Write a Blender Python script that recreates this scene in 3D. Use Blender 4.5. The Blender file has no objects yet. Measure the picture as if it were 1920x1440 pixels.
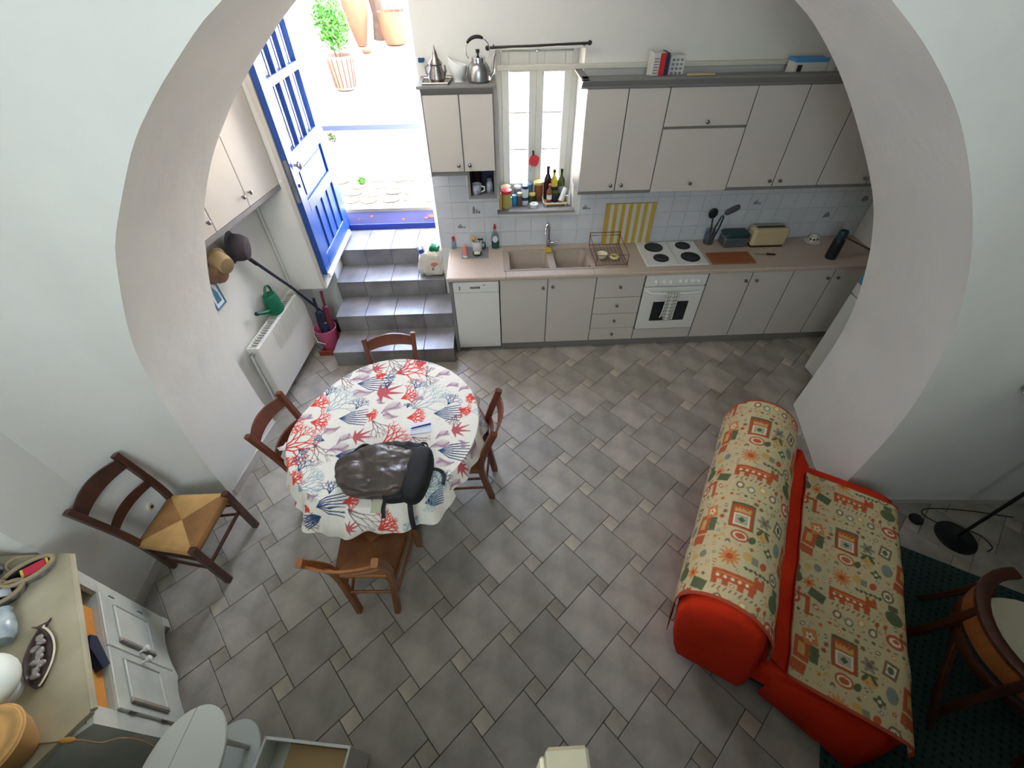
import bpy, bmesh, math, random
import numpy as np
from mathutils import Vector, Matrix, noise as mnoise
random.seed(7)
PI = math.pi
scene = bpy.context.scene
COL = scene.collection

# ------------------------------------------------------------------ camera, world, sun, daylight, exposure
def look(pitch, yaw, roll):
    cy, sy = math.cos(yaw), math.sin(yaw)
    fw = Vector((sy, cy, 0)); rt = Vector((cy, -sy, 0)); up = Vector((0, 0, 1))
    f2 = fw*math.cos(pitch)-up*math.sin(pitch); u2 = up*math.cos(pitch)+fw*math.sin(pitch)
    r3 = rt*math.cos(roll)+u2*math.sin(roll); u3 = -rt*math.sin(roll)+u2*math.cos(roll)
    return r3, u3, f2
CAM = Vector((0.4365, -3.5356, 3.0584)); FPX = 820.0
CR, CU, CF = look(0.79217, 0.032496, -0.015431)
cd = bpy.data.cameras.new('camera'); cd.sensor_fit = 'HORIZONTAL'; cd.sensor_width = 36
cd.lens = FPX/1920*36; cd.clip_start = .02; cd.clip_end = 200
cam = bpy.data.objects.new('camera', cd); COL.objects.link(cam)
cam.matrix_world = Matrix(((CR.x, CU.x, -CF.x, CAM.x), (CR.y, CU.y, -CF.y, CAM.y), (CR.z, CU.z, -CF.z, CAM.z), (0, 0, 0, 1)))
scene.camera = cam
def px(p):
    d = Vector(p)-CAM; w = d.dot(CF)
    return 960+FPX*d.dot(CR)/w, 720-FPX*d.dot(CU)/w, w

world = bpy.data.worlds.new('sky'); scene.world = world; world.use_nodes = True
wn = world.node_tree; wb = wn.nodes['Background']
sky = wn.nodes.new('ShaderNodeTexSky'); sky.sky_type = 'NISHITA'; sky.sun_disc = False
sky.sun_elevation = math.radians(58); sky.sun_rotation = math.radians(250); sky.air_density = 1.0; sky.dust_density = 5.0
wn.links.new(sky.outputs[0], wb.inputs[0]); wb.inputs[1].default_value = 1.0
sd = bpy.data.lights.new('sun', 'SUN'); sd.energy = 24.0; sd.angle = math.radians(.6); sd.color = (1, .97, .92)
sun = bpy.data.objects.new('sun', sd); COL.objects.link(sun)
sun.rotation_euler = Vector((.44, .05, -.88)).to_track_quat('-Z', 'Y').to_euler(); sun.location = (-6, 4, 9)
def area(name, loc, direction, sx, sy, energy, color=(1, 1, 1), portal=False):
    l = bpy.data.lights.new(name, 'AREA'); l.shape = 'RECTANGLE'; l.size = sx; l.size_y = sy
    l.energy = energy; l.color = color
    if portal: l.cycles.is_portal = True
    o = bpy.data.objects.new(name, l); COL.objects.link(o); o.location = loc
    o.rotation_euler = Vector(direction).to_track_quat('-Z', 'Y').to_euler()
    return o
area('doorway_sky', (-.75, 1.42, 1.98), (0, -1, 0), .98, 2.0, 1, portal=True)
area('kitchen_window_sky', (.82, .9, 1.88), (0, -1, 0), .66, 1.2, 1, portal=True)
area('loft_window', (.1, -5.3, 3.3), (-.42, 1, -.05), 1.4, 1.3, 10, (.80, .935, 1))
area('kitchen_ceiling_fill', (-.5, -.6, 3.58), (0, 0, -1), 1.3, .6, 2.7, (1, .985, .95))  # fill lamp added below the closed ceiling to brighten the kitchen
cy = scene.cycles; cy.use_denoising = True; cy.use_adaptive_sampling = True; cy.adaptive_threshold = .02; cy.max_bounces = 9; cy.diffuse_bounces = 5; cy.glossy_bounces = 3
cy.transmission_bounces = 6; cy.transparent_max_bounces = 8; cy.sample_clamp_indirect = 8; cy.caustics_refractive = False; cy.caustics_reflective = False
scene.view_settings.view_transform = 'Standard'; scene.view_settings.look = 'None'
scene.view_settings.exposure = 2.95; scene.view_settings.gamma = 1.0; scene.view_settings.use_curve_mapping = False

# ------------------------------------------------------------------ mesh and object helpers
OFF = {}
class MB:
    def __init__(s, M=None): s.v = []; s.f = []; s.M = M; s.c = None
    def add(s, vs, fs):
        n = len(s.v)
        if s.M is not None: vs = [tuple(s.M @ Vector(p)) for p in vs]
        s.v.extend([tuple(p) for p in vs]); s.f.extend([tuple(i+n for i in f) for f in fs]); return s
    def box(s, x0, x1, y0, y1, z0, z1):
        return s.add([(x0,y0,z0),(x1,y0,z0),(x1,y1,z0),(x0,y1,z0),(x0,y0,z1),(x1,y0,z1),(x1,y1,z1),(x0,y1,z1)],
                     [(0,3,2,1),(4,5,6,7),(0,1,5,4),(1,2,6,5),(2,3,7,6),(3,0,4,7)])
    def cbox(s, x0, x1, y0, y1, z0, z1, c=.003):
        c = min(c, abs(x1-x0)*.45, abs(y1-y0)*.45, abs(z1-z0)*.45)
        X = (x0, x1); Y = (y0, y1); Z = (z0, z1); vs = []; idx = {}
        for i in (0, 1):
            for j in (0, 1):
                for k in (0, 1):
                    sx, sy, sz = (c if i == 0 else -c), (c if j == 0 else -c), (c if k == 0 else -c)
                    for a in range(3):
                        p = [X[i]+sx, Y[j]+sy, Z[k]+sz]; p[a] = (X[i], Y[j], Z[k])[a]
                        idx[i, j, k, a] = len(vs); vs.append(p)
        f = []
        for a in range(3):
            b, d = (a+1) % 3, (a+2) % 3
            for sgn in (0, 1):
                q = []
                for (u, w) in ((0, 0), (1, 0), (1, 1), (0, 1)):
                    t = [0, 0, 0]; t[a] = sgn; t[b] = u; t[d] = w; q.append(idx[t[0], t[1], t[2], a])
                f.append(tuple(q if sgn else q[::-1]))
        for a in range(3):           # edges along axis a
            b, d = (a+1) % 3, (a+2) % 3
            for u in (0, 1):
                for w in (0, 1):
                    t0 = [0, 0, 0]; t0[b] = u; t0[d] = w; t1 = list(t0); t1[a] = 1
                    q = [idx[(*t0, b)], idx[(*t0, d)], idx[(*t1, d)], idx[(*t1, b)]]
                    f.append(tuple(q if (u == w) else q[::-1])) 
        for i in (0, 1):
            for j in (0, 1):
                for k in (0, 1):
                    q = (idx[i,j,k,0], idx[i,j,k,1], idx[i,j,k,2])
                    f.append(q if (i+j+k) % 2 else q[::-1])
        return s.add(vs, f)
    def cyl(s, p0, p1, r0, r1=None, n=12, caps=True):
        return s.tube([p0, p1], [r0, r0 if r1 is None else r1], n, caps)
    def tube(s, pts, r, n=8, caps=True, closed=False, flat=None):
        pts = [Vector(p) for p in pts]; m = len(pts)
        rs = r if isinstance(r, (list, tuple)) else [r]*m
        vs = []; fs = []; pn = None
        for i, p in enumerate(pts):
            if closed: t = pts[(i+1) % m]-pts[i-1]
            else: t = pts[min(i+1, m-1)]-pts[max(i-1, 0)]
            if t.length < 1e-9: t = Vector((0, 0, 1))
            t.normalize()
            if pn is None:
                a = Vector((0, 0, 1)) if abs(t.z) < .9 else Vector((1, 0, 0)); u = t.cross(a).normalized()
            else:
                u = pn-t*pn.dot(t); u.normalize()
            pn = u; w = t.cross(u)
            for k in range(n):
                an = 2*PI*k/n; fl = 1 if flat is None else flat
                vs.append(p+u*math.cos(an)*rs[i]+w*math.sin(an)*rs[i]*fl)
        for i in range(m if closed else m-1):
            a = i*n; b = ((i+1) % m)*n
            for k in range(n): fs.append((a+k, a+(k+1) % n, b+(k+1) % n, b+k))
        if caps and not closed:
            fs.append(tuple(range(n-1, -1, -1))); fs.append(tuple((m-1)*n+k for k in range(n)))
        return s.add(vs, fs)
    def lathe(s, prof, c=(0, 0, 0), n=20, caps=True, sx=1, sy=1):
        vs = []; fs = []; m = len(prof)
        for (r, z) in prof:
            for k in range(n):
                a = 2*PI*k/n; vs.append((c[0]+r*math.cos(a)*sx, c[1]+r*math.sin(a)*sy, c[2]+z))
        for i in range(m-1):
            for k in range(n): fs.append((i*n+k, i*n+(k+1) % n, (i+1)*n+(k+1) % n, (i+1)*n+k))
        if caps:
            if prof[0][0] > 1e-6: fs.append(tuple(range(n-1, -1, -1)))
            if prof[-1][0] > 1e-6: fs.append(tuple((m-1)*n+k for k in range(n)))
        return s.add(vs, fs)
    def sup(s, c, r, e1=1., e2=1., nu=16, nv=24, fn=None):
        vs = []; fs = []
        P = lambda v, e: math.copysign(abs(v)**e, v)
        for i in range(nu+1):
            a = -PI/2+PI*i/nu
            for k in range(nv):
                b = 2*PI*k/nv
                p = Vector((P(math.cos(a), e1)*P(math.cos(b), e2), P(math.cos(a), e1)*P(math.sin(b), e2), P(math.sin(a), e1)))
                if fn: p = fn(p)
                vs.append((c[0]+p.x*r[0], c[1]+p.y*r[1], c[2]+p.z*r[2]))
        for i in range(nu):
            for k in range(nv): fs.append((i*nv+k, i*nv+(k+1) % nv, (i+1)*nv+(k+1) % nv, (i+1)*nv+k))
        return s.add(vs, fs)
    def grid(s, rows, close=False):
        n = len(rows[0]); vs = [p for r in rows for p in r]; fs = []
        for i in range(len(rows)-1):
            for k in range(n if close else n-1): fs.append((i*n+k, i*n+(k+1) % n, (i+1)*n+(k+1) % n, (i+1)*n+k))
        return s.add(vs, fs)
    def prism(s, poly, ext):
        n = len(poly); e = Vector(ext); vs = [Vector(p) for p in poly]; vs += [p+e for p in vs]
        fs = [tuple(range(n-1, -1, -1)), tuple(range(n, 2*n))]
        for k in range(n): fs.append((k, (k+1) % n, n+(k+1) % n, n+k))
        return s.add(vs, fs)
    def mesh(s, name, off=None, smooth=35, fix=True):
        me = bpy.data.meshes.new(name)
        vs = s.v if off is None else [(p[0]-off[0], p[1]-off[1], p[2]-off[2]) for p in s.v]
        me.from_pydata(vs, [], s.f); me.update()
        if fix:
            bm = bmesh.new(); bm.from_mesh(me); bmesh.ops.recalc_face_normals(bm, faces=bm.faces); bm.to_mesh(me); bm.free()
        if smooth:
            me.polygons.foreach_set('use_smooth', [True]*len(me.polygons)); me.set_sharp_from_angle(angle=math.radians(smooth))
        return me
    def build(s, name, m, parent=None, off=None, smooth=35, label=None, fix=True):
        o0 = OFF.get(parent.name) if parent is not None else off
        me = s.mesh(name, o0, smooth, fix); me.materials.append(M_(m))
        o = bpy.data.objects.new(name, me); COL.objects.link(o)
        if parent is not None: o.parent = parent; OFF[o.name] = o0
        elif off is not None: o.location = off; OFF[o.name] = Vector(off)
        if label: o['label'] = label
        return o
def tag(o, label, cat, group=None):
    o['label'] = label; o['category'] = cat
    if group: o['group'] = group
    return o
def thing(name, label, cat, loc=(0, 0, 0), group=None, local=False, rz=0):
    o = bpy.data.objects.new(name, None); COL.objects.link(o); o.location = loc; o.rotation_euler = (0, 0, rz)
    o.empty_display_size = .05
    if not local: OFF[o.name] = Vector(loc)
    return tag(o, label, cat, group)
def solo(mb, name, m, label, cat, loc, group=None, smooth=35):
    return tag(mb.build(name, m, None, Vector(loc), smooth), label, cat, group)
def struct(mb, name, m, smooth=35, label=None, fix=True):
    o = mb.build(name, m, None, None, smooth, label, fix); o['kind'] = 'structure'; return o
def copy_tree(o, parent=None):
    c = o.copy(); COL.objects.link(c); c.parent = parent
    for ch in list(o.children): copy_tree(ch, c)
    return c
def inst(me, name, m_, parent, loc, rz=0):
    o = bpy.data.objects.new(name, me); COL.objects.link(o); o.parent = parent
    of = OFF.get(parent.name); l = Vector(loc)
    if of is not None: l = l-of
    o.location = l; o.rotation_euler = (0, 0, rz); return o

# ------------------------------------------------------------------ materials
def lin(c): return tuple(((x/255)/12.92 if x/255 <= .04045 else ((x/255+.055)/1.055)**2.4) for x in c)
MATS = {}
def mat(name, rgb, rough=.5, metal=0, noise=None, bump=None, spec=.5, trans=0, ior=1.45, rand=0, alpha=1, attr=None, wave=None, rgb2=None, emit=0, stretch=None, coat=0):
    m = bpy.data.materials.new(name); m.use_nodes = True; nt = m.node_tree; b = nt.nodes['Principled BSDF']
    N = nt.nodes.new; L = nt.links.new
    c = (*lin(rgb), 1); b.inputs['Base Color'].default_value = c
    b.inputs['Roughness'].default_value = rough; b.inputs['Metallic'].default_value = metal
    b.inputs['Specular IOR Level'].default_value = spec; b.inputs['IOR'].default_value = ior
    b.inputs['Transmission Weight'].default_value = trans; b.inputs['Alpha'].default_value = alpha
    if coat: b.inputs['Coat Weight'].default_value = coat
    tc = N('ShaderNodeTexCoord'); vec = tc.outputs['Object']
    if stretch:
        mp = N('ShaderNodeMapping'); mp.inputs['Scale'].default_value = stretch; L(vec, mp.inputs[0]); vec = mp.outputs[0]
    src = None
    if attr:
        a = N('ShaderNodeVertexColor'); a.layer_name = attr; src = a.outputs[0]
    if noise:
        n = N('ShaderNodeTexNoise'); n.inputs['Scale'].default_value = noise[0]; n.inputs['Detail'].default_value = 5; L(vec, n.inputs['Vector'])
        r = N('ShaderNodeValToRGB'); r.color_ramp.elements[0].position = .3; r.color_ramp.elements[1].position = .7; L(n.outputs[0], r.inputs[0])
        if rgb2: c2 = (*lin(rgb2), 1); c1 = c
        else:
            k = noise[1]; c1 = tuple(x*(1-k) for x in c[:3])+(1,); c2 = tuple(min(1, x*(1+k)) for x in c[:3])+(1,)
        r.color_ramp.elements[0].color = c1; r.color_ramp.elements[1].color = c2
        if src is not None:
            mx = N('ShaderNodeMix'); mx.data_type = 'RGBA'; mx.blend_type = 'MULTIPLY'; mx.inputs[0].default_value = 1
            k = noise[1]; r.color_ramp.elements[0].color = (1-k, 1-k, 1-k, 1); r.color_ramp.elements[1].color = (1, 1, 1, 1)
            L(src, mx.inputs[6]); L(r.outputs[0], mx.inputs[7]); src = mx.outputs[2]
        else: src = r.outputs[0]
    if wave:
        w = N('ShaderNodeTexWave'); w.bands_direction = wave[0]; w.inputs['Scale'].default_value = wave[1]; w.inputs['Distortion'].default_value = wave[2]
        L(vec, w.inputs['Vector']); mx = N('ShaderNodeMix'); mx.data_type = 'RGBA'; mx.blend_type = 'MULTIPLY'
        mx.inputs[0].default_value = wave[3]
        if src is not None: L(src, mx.inputs[6])
        else: mx.inputs[6].default_value = c
        L(w.outputs[0], mx.inputs[7]); src = mx.outputs[2]
    if rand:
        oi = N('ShaderNodeObjectInfo'); mr = N('ShaderNodeMapRange'); mr.inputs[3].default_value = 1-rand; mr.inputs[4].default_value = 1+rand
        L(oi.outputs['Random'], mr.inputs[0]); hs = N('ShaderNodeMix'); hs.data_type = 'RGBA'; hs.blend_type = 'MULTIPLY'; hs.inputs[0].default_value = 1
        if src is not None: L(src, hs.inputs[6])
        else: hs.inputs[6].default_value = c
        L(mr.outputs[0], hs.inputs[7]); src = hs.outputs[2]
    if src is not None: L(src, b.inputs['Base Color'])
    if bump:
        n = N('ShaderNodeTexNoise'); n.inputs['Scale'].default_value = bump[0]; n.inputs['Detail'].default_value = 4; L(vec, n.inputs['Vector'])
        bp = N('ShaderNodeBump'); bp.inputs['Strength'].default_value = bump[1]; bp.inputs['Distance'].default_value = .02
        L(n.outputs[0], bp.inputs['Height']); L(bp.outputs[0], b.inputs['Normal'])
    if emit:
        b.inputs['Emission Color'].default_value = c; b.inputs['Emission Strength'].default_value = emit
    MATS[name] = m; return m
def M_(n): return MATS[n] if isinstance(n, str) else n
mat('plaster', (227, 225, 219), .9, noise=(1.6, .035), bump=(5, .35), spec=.2)
mat('plaster_old', (229, 227, 222), .9, noise=(2.2, .03), bump=(6, .35), spec=.2)
mat('ceiling_paint', (225, 223, 216), .9, spec=.2)
mat('grout', (70, 66, 62), .9)
mat('slate', (160, 152, 142), .38, noise=(5, .26), bump=(14, .22), rand=.15)
mat('slate_small', (164, 154, 140), .42, noise=(7, .2), bump=(14, .2), rand=.26)
mat('stair_grout', (112, 108, 108), .8)
mat('stair_tile', (130, 126, 126), .28, noise=(5, .28), bump=(12, .15), rand=.06)
mat('glazed_tile', (206, 209, 214), .22, noise=(6, .03), rand=.03)
mat('tile_motif', (128, 128, 132), .4)
mat('cab_white', (199, 192, 184), .42, noise=(3, .02), spec=.4)
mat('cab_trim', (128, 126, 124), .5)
mat('cab_dark', (74, 70, 68), .6)
mat('appliance', (222, 221, 216), .3)
mat('dark_gap', (30, 29, 28), .8)
mat('worktop', (190, 172, 156), .42, noise=(60, .06))
mat('sink_stone', (164, 148, 134), .5, noise=(90, .05))
mat('chrome', (205, 205, 208), .16, metal=1)
mat('steel', (170, 170, 172), .28, metal=1, noise=(30, .08))
mat('pewter', (150, 142, 138), .32, metal=1, noise=(25, .2))
mat('iron_dark', (62, 60, 56), .5, metal=.6)
mat('blue_paint', (40, 78, 152), .38, noise=(2, .05), spec=.35)
mat('blue_sill', (58, 62, 110), .5, noise=(3, .15))
mat('blue_sill_bright', (30, 58, 150), .45)
mat('rust', (150, 96, 72), .9)
mat('white_paint', (228, 228, 222), .4)
mat('window_paint', (205, 205, 200), .45)
def clear_glass(name, tint=(1, 1, 1), gloss=.06):
    m = bpy.data.materials.new(name); m.use_nodes = True; nt = m.node_tree; nt.nodes.remove(nt.nodes['Principled BSDF'])
    t = nt.nodes.new('ShaderNodeBsdfTransparent'); t.inputs[0].default_value = (*tint, 1); g = nt.nodes.new('ShaderNodeBsdfGlossy'); g.inputs['Roughness'].default_value = .05
    mx = nt.nodes.new('ShaderNodeMixShader'); mx.inputs[0].default_value = gloss; nt.links.new(t.outputs[0], mx.inputs[1]); nt.links.new(g.outputs[0], mx.inputs[2])
    nt.links.new(mx.outputs[0], nt.nodes['Material Output'].inputs[0]); MATS[name] = m
clear_glass('glass')
mat('radiator_white', (214, 211, 203), .4)
mat('wood_chair', (104, 54, 32), .38, noise=(4, .25), stretch=(6, 6, 1.2), coat=.2)
mat('wood_dark', (70, 38, 26), .36, noise=(4, .25), stretch=(6, 6, 1.2), coat=.25)
mat('wood_honey', (142, 86, 42), .36, noise=(4, .2), stretch=(6, 6, 1.2), coat=.25)
mat('oven_glass', (38, 42, 44), .12)
mat('hotplate', (34, 33, 34), .45)
mat('sill_stone', (140, 136, 134), .6, noise=(20, .06))
mat('cubby_blue', (52, 50, 74), .7)
mat('white_rail', (214, 210, 196), .5)
mat('baseboard_paint', (196, 190, 184), .5)
mat('rush', (206, 160, 98), .75, noise=(10, .15), wave=('X', 34, 1.5, .5))
mat('rush_y', (160, 112, 62), .75, noise=(10, .15), wave=('Y', 34, 1.5, .5))
mat('rush_brown', (124, 74, 38), .7, noise=(10, .15), wave=('X', 42, 1.2, .3))
mat('rush_brown_y', (138, 84, 44), .7, noise=(10, .15), wave=('Y', 42, 1.2, .3))

# ------------------------------------------------------------------ SETTING: floor with hopscotch tiles
TA, TB, TG = .316, .098, .0035                       # big tile, small tile, joint
TO = Vector((.80956, -1.11108)); LA = -1.15924; LS = .33059
E1 = LA+math.atan2(TB, TA)
e1 = Vector((math.cos(E1), math.sin(E1))); e2 = Vector((-e1.y, e1.x))
fl = MB().box(-2.8, 5.1, -6.2, 1.0, -.14, -.006)
floor = struct(fl, 'floor', 'grout', 0)
big_me = MB().cbox(-TA/2+TG/2, TA/2-TG/2, -TA/2+TG/2, TA/2-TG/2, -.012, 0, .0022).mesh('floor_tile', smooth=0); big_me.materials.append(M_('slate'))
sml_me = MB().cbox(-TB/2+TG/2, TB/2-TG/2, -TB/2+TG/2, TB/2-TG/2, -.012, 0, .0022).mesh('small_floor_tile', smooth=0); sml_me.materials.append(M_('slate_small'))
big, small = [], []
for i in range(-26, 27):
    for j in range(-26, 27):
        c, s_ = math.cos(LA), math.sin(LA)
        p = TO+Vector((LS*(i*c-j*s_), LS*(i*s_+j*c)))
        q = p-e1*((TA+TB)/2)-e2*((TA-TB)/2)
        small.append(p); big.append(q)
def tile_shown(p):
    if not (-2.25 < p.x < 5.0 and -4.2 < p.y < .5): return 0
    if p.x > 4.15 and p.y > -1.9: return 0
    u, v, w = px((p.x, p.y, 0))
    return 2 if (w > 0 and -40 < u < 1960 and -40 < v < 1480 and not (p.y > .02 and p.x > -.05)) else 1
rest = MB()
for me, lst, nm, h in ((big_me, big, 'floor_tile', TA), (sml_me, small, 'small_floor_tile', TB)):
    cand = sorted([p for p in lst if tile_shown(p) == 2], key=lambda p: (Vector((p.x, p.y, 0))-CAM).length)
    for p in cand[:300]: inst(me, nm, None, floor, (p.x, p.y, random.uniform(-.0006, .0006)), E1)
    for p in cand[300:]+[p for p in lst if tile_shown(p) == 1]:
        rest.M = Matrix.Translation((p.x, p.y, 0)) @ Matrix.Rotation(E1, 4, 'Z')
        rest.cbox(-h/2+TG/2, h/2-TG/2, -h/2+TG/2, h/2-TG/2, -.012, 0, .0022)
ro = rest.build('floor_tiles_out_of_reach', 'slate', floor, smooth=0); ro['kind'] = 'stuff'

# ------------------------------------------------------------------ walls
YB = .555                                            # inner face of the kitchen back wall
w = MB()
w.prism([(-.12, YB, 0), (.1, YB, 0), (.1, 1.4, 0), (-.27, 1.4, 0)], (0, 0, 3.6)); w.box(.1, .48, YB, .93, 0, 3.6)
w.prism([(.48, YB, 0), (1.165, YB, 0), (1.165, .93, 0), (.48, .93, 0)], (0, 0, 1.245))
w.prism([(.48, YB, 2.485), (1.165, YB, 2.485), (1.165, .93, 2.485), (.48, .93, 2.485)], (0, 0, 1.115))
w.box(1.165, 4.3, YB, .93, 0, 3.6)
w.box(-1.27, -.12, YB, 1.4, 2.95, 3.6)
w.box(-2.2, -1.27, .6, 1.4, 0, 3.6)
w.box(-1.62, -1.27, .28, .6, .645, 3.6)
w.box(-1.27, -.05, 1.40, 1.44, -.1, .72)
wall_back = struct(w, 'wall_back', 'plaster', 0)
# glazed splashback tiles, each a piece of the back wall
T = .15; tile_me = MB().cbox(-T/2+.0012, T/2-.0012, -.004, .004, -T/2+.0012, T/2-.0012, .0015).mesh('wall_tile', smooth=0); tile_me.materials.append(M_('glazed_tile'))
spl = {}
ix = 0; x = -.12+T/2
while x < 4.2:
    for k in range(5):
        z = .9+T/2+k*T
        if k == 4 and (x > 1.1 or x < -2): continue
        if .46 < x < 1.19 and z > 1.2: continue
        if k == 4 and .2 < x < .5: continue
        spl[ix, k] = inst(tile_me, 'wall_tile', None, wall_back, (x, YB-.002, z))
    x += T; ix += 1
def motif(ix, k, kind):
    o = spl.get((ix, k))
    if o is None: return
    x, _, z = o.location; y = YB-.0068; m = MB(); s = .042
    def pr(p): m.prism([(x+a*s, y, z+b*s) for a, b in p], (0, .001, 0))
    if kind == 0: pr([(-.8, -.8), (-.2, -.8), (-.2, .3), (-.5, 1), (-.8, .3)]); pr([(-.05, -.8), (.3, -.8), (.3, .2), (-.05, .2)]); pr([(.42, -.8), (.9, -.8), (.9, -.2), (.42, -.2)])
    elif kind == 1: pr([(-.9, -.6), (.2, -.6), (.2, 0), (-.9, 0)]); pr([(-.6, .05), (0, .05), (-.3, .5)]); pr([(.3, -.6), (.9, -.6), (.9, -.25), (.3, -.25)])
    elif kind == 2: pr([(-.9, -.7), (.9, -.5), (.6, .1), (.1, .8), (-.5, .3)])
    else: pr([(-.9, -.3), (0, -.8), (.9, -.3), (.5, .5), (-.4, .7)])
    o2 = m.build('motif', 'tile_motif', None, Vector((0, 0, 0)), 0); o2.parent = o
    o2.matrix_parent_inverse = Matrix.Translation(o.location).inverted()
for ix, k, kd in ((2, 2, 0), (1, 1, 1), (10, 3, 3), (12, 3, 2), (16, 3, 2), (20, 2, 1), (23, 3, 2), (27, 2, 3), (25, 1, 2), (6, 3, 1), (9, 2, 1)): motif(ix, k, kd)

def wall_panel(name, x0, x1, y0, y1, z0, z1, m='plaster'): return struct(MB().box(x0, x1, y0, y1, z0, z1), name, m, 0)
lw = MB(); LWX = lambda y: -1.70+(y+.93)*.078          # slightly skewed left kitchen wall
lw.prism([(LWX(-1.0), -1.0, 0), (LWX(.62), .62, 0), (-2.2, .62, 0), (-2.2, -1.0, 0)], (0, 0, 3.6))
struct(lw, 'wall_left', 'plaster', 0)
wall_panel('wall_right', 4.1, 4.3, -1.0, .6, 0, 3.6)
wall_panel('ceiling', -2.2, 4.3, -1.7, 1.44, 3.6, 3.7, 'ceiling_paint')

# the thick arch wall between kitchen and living room
NL = [(-1.702,0),(-1.70,.25),(-1.683,.558),(-1.64,.9),(-1.605,1.15),(-1.57,1.36),(-1.524,1.538),(-1.443,1.74),(-1.262,2.093),(-1.175,2.217),(-.939,2.495),(-.848,2.588),(-.764,2.658),(-.686,2.723),(-.583,2.799),(-.458,2.89),(-.386,2.929)]
FL = [(-1.612,0),(-1.615,.258),(-1.625,.521),(-1.622,.854),(-1.60,1.0),(-1.574,1.124),(-1.52,1.35),(-1.472,1.504),(-1.374,1.748),(-1.30,1.92),(-1.191,2.10),(-1.08,2.26),(-.95,2.408),(-.782,2.583),(-.551,2.776),(-.41,2.884)]
NR = [(1.645,2.921),(1.748,2.858),(1.846,2.791),(2.014,2.658),(2.133,2.541),(2.245,2.412),(2.362,2.266),(2.514,2.043),(2.658,1.777),(2.78,1.434),(2.871,1.065),(2.903,.67),(2.905,.33),(2.905,0)]
FR = [(1.846,2.853),(1.974,2.775),(2.182,2.596),(2.356,2.418),(2.592,2.146),(2.736,1.96),(2.826,1.824),(2.958,1.563),(3.094,1.159),(3.155,.778),(3.14,.2),(3.135,0)]
def apex(l, r, top):
    (x0, z0), (x1, z1) = l[-1], r[0]; out = []
    for k in range(1, 10):
        t = k/10; x = x0+(x1-x0)*t; out.append((x, z0*(1-t)+z1*t+(top-(z0+z1)/2)*(1-(2*t-1)**2)))
    return l+out+r
def resample(pts, n):
    P = [np.array(p, float) for p in pts]
    for _ in range(2):                                  # corner cutting keeps it a smooth plastered curve
        Q = [P[0]]
        for a, b in zip(P[:-1], P[1:]): Q += [a*.75+b*.25, a*.25+b*.75]
        P = Q+[P[-1]]
    d = np.cumsum([0]+[np.linalg.norm(b-a) for a, b in zip(P[:-1], P[1:])]); t = np.linspace(0, d[-1], n)
    A = np.array(P); return np.stack([np.interp(t, d, A[:, 0]), np.interp(t, d, A[:, 1])], 1)
NA = 130
near = resample(apex(NL, NR, 3.27), NA); far = resample(apex(FL, FR, 3.24), NA)
YN, YF = -1.655, -.93
def ynear(x):                                           # the living-room face runs slightly askew; it curves into the side wall
    y = -1.665-.0554*(x+1.7)
    if x < -1.72:
        t = min(1, (-1.72-x)/.3); y = -1.664-.44*(1-math.sqrt(max(0, 1-t*t)))
    return y
aw = MB(); K = 40
def outer(p, x0, x1, zt):
    x, z = p; cx, cz = .75, 1.0
    if z <= cz: return (x0 if x < cx else x1, z)
    dx, dz = x-cx, z-cz; s = min(((x0-cx)/dx) if dx < 0 else ((x1-cx)/dx if dx > 0 else 1e9), (zt-cz)/dz)
    return cx+dx*s, cz+dz*s
rows = []
rows.append([(far[i][0], YF, far[i][1]) for i in range(NA)])
for t in np.linspace(0, 1, 9)[1:-1]:
    rows.append([(far[i][0]*(1-t)+near[i][0]*t, YF*(1-t)+ynear(near[i][0])*t, far[i][1]*(1-t)+near[i][1]*t) for i in range(NA)])
rows.append([(near[i][0], ynear(near[i][0]), near[i][1]) for i in range(NA)])
aw.grid(rows)                                            # the soffit
rows = []
for k in range(K+1):
    t = 1-(1-k/K)**1.7 if False else k/K; r = []
    for i in range(NA):
        o = outer(near[i], -2.02, 5.0, 4.2); x = near[i][0]*(1-t)+o[0]*t; z = near[i][1]*(1-t)+o[1]*t
        r.append((x, ynear(x), z))
    rows.append(r)
aw.grid(rows)
rows = []
for k in range(5):
    t = k/4; r = []
    for i in range(NA):
        o = outer(far[i], -2.2, 4.3, 4.2); r.append((far[i][0]*(1-t)+o[0]*t, YF, far[i][1]*(1-t)+o[1]*t))
    rows.append(r)
aw.grid(rows)
wall_arch = struct(aw, 'wall_arch', 'plaster_old', 50, fix=True)
bb = MB(); bb.prism([(-1.700, YN+.02, 0), (-1.606, YF-.01, 0), (-1.594, YF-.01, 0), (-1.688, YN+.02, 0)], (0, 0, .075))
struct(bb, 'baseboard_left', 'baseboard_paint' if 'baseboard_paint' in MATS else 'white_paint', 0)
# living room side
ws = MB(); ws.prism([(-2.02, ynear(-2.0195), 0), (-2.0, -2.46, 0), (-2.62, -2.46, 0), (-2.62, -1.6, 0), (-2.2, -1.6, 0)], (0, 0, 4.2)); ws.box(-2.8, -2.62, -6.2, -1.6, 0, 4.2)
struct(ws, 'wall_side', 'plaster', 0)
sb_ = MB(); sb_.prism([(-2.02, -2.1, 0), (-2.0, -2.46, 0), (-1.99, -2.46, 0), (-2.01, -2.1, 0)], (0, 0, .075)); struct(sb_, 'baseboard_side', 'baseboard_paint', 0)
br = MB(); br.prism([(2.95, ynear(2.95)-.012, 0), (5, ynear(5)-.012, 0), (5, ynear(5), 0), (2.95, ynear(2.95), 0)], (0, 0, .055)); struct(br, 'baseboard_right', 'baseboard_paint', 0)
ow = MB(); ow.box(5.0, 5.2, -6.2, -1.6, 0, 4.2)
struct(ow, 'wall_east', 'plaster', 0)
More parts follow.
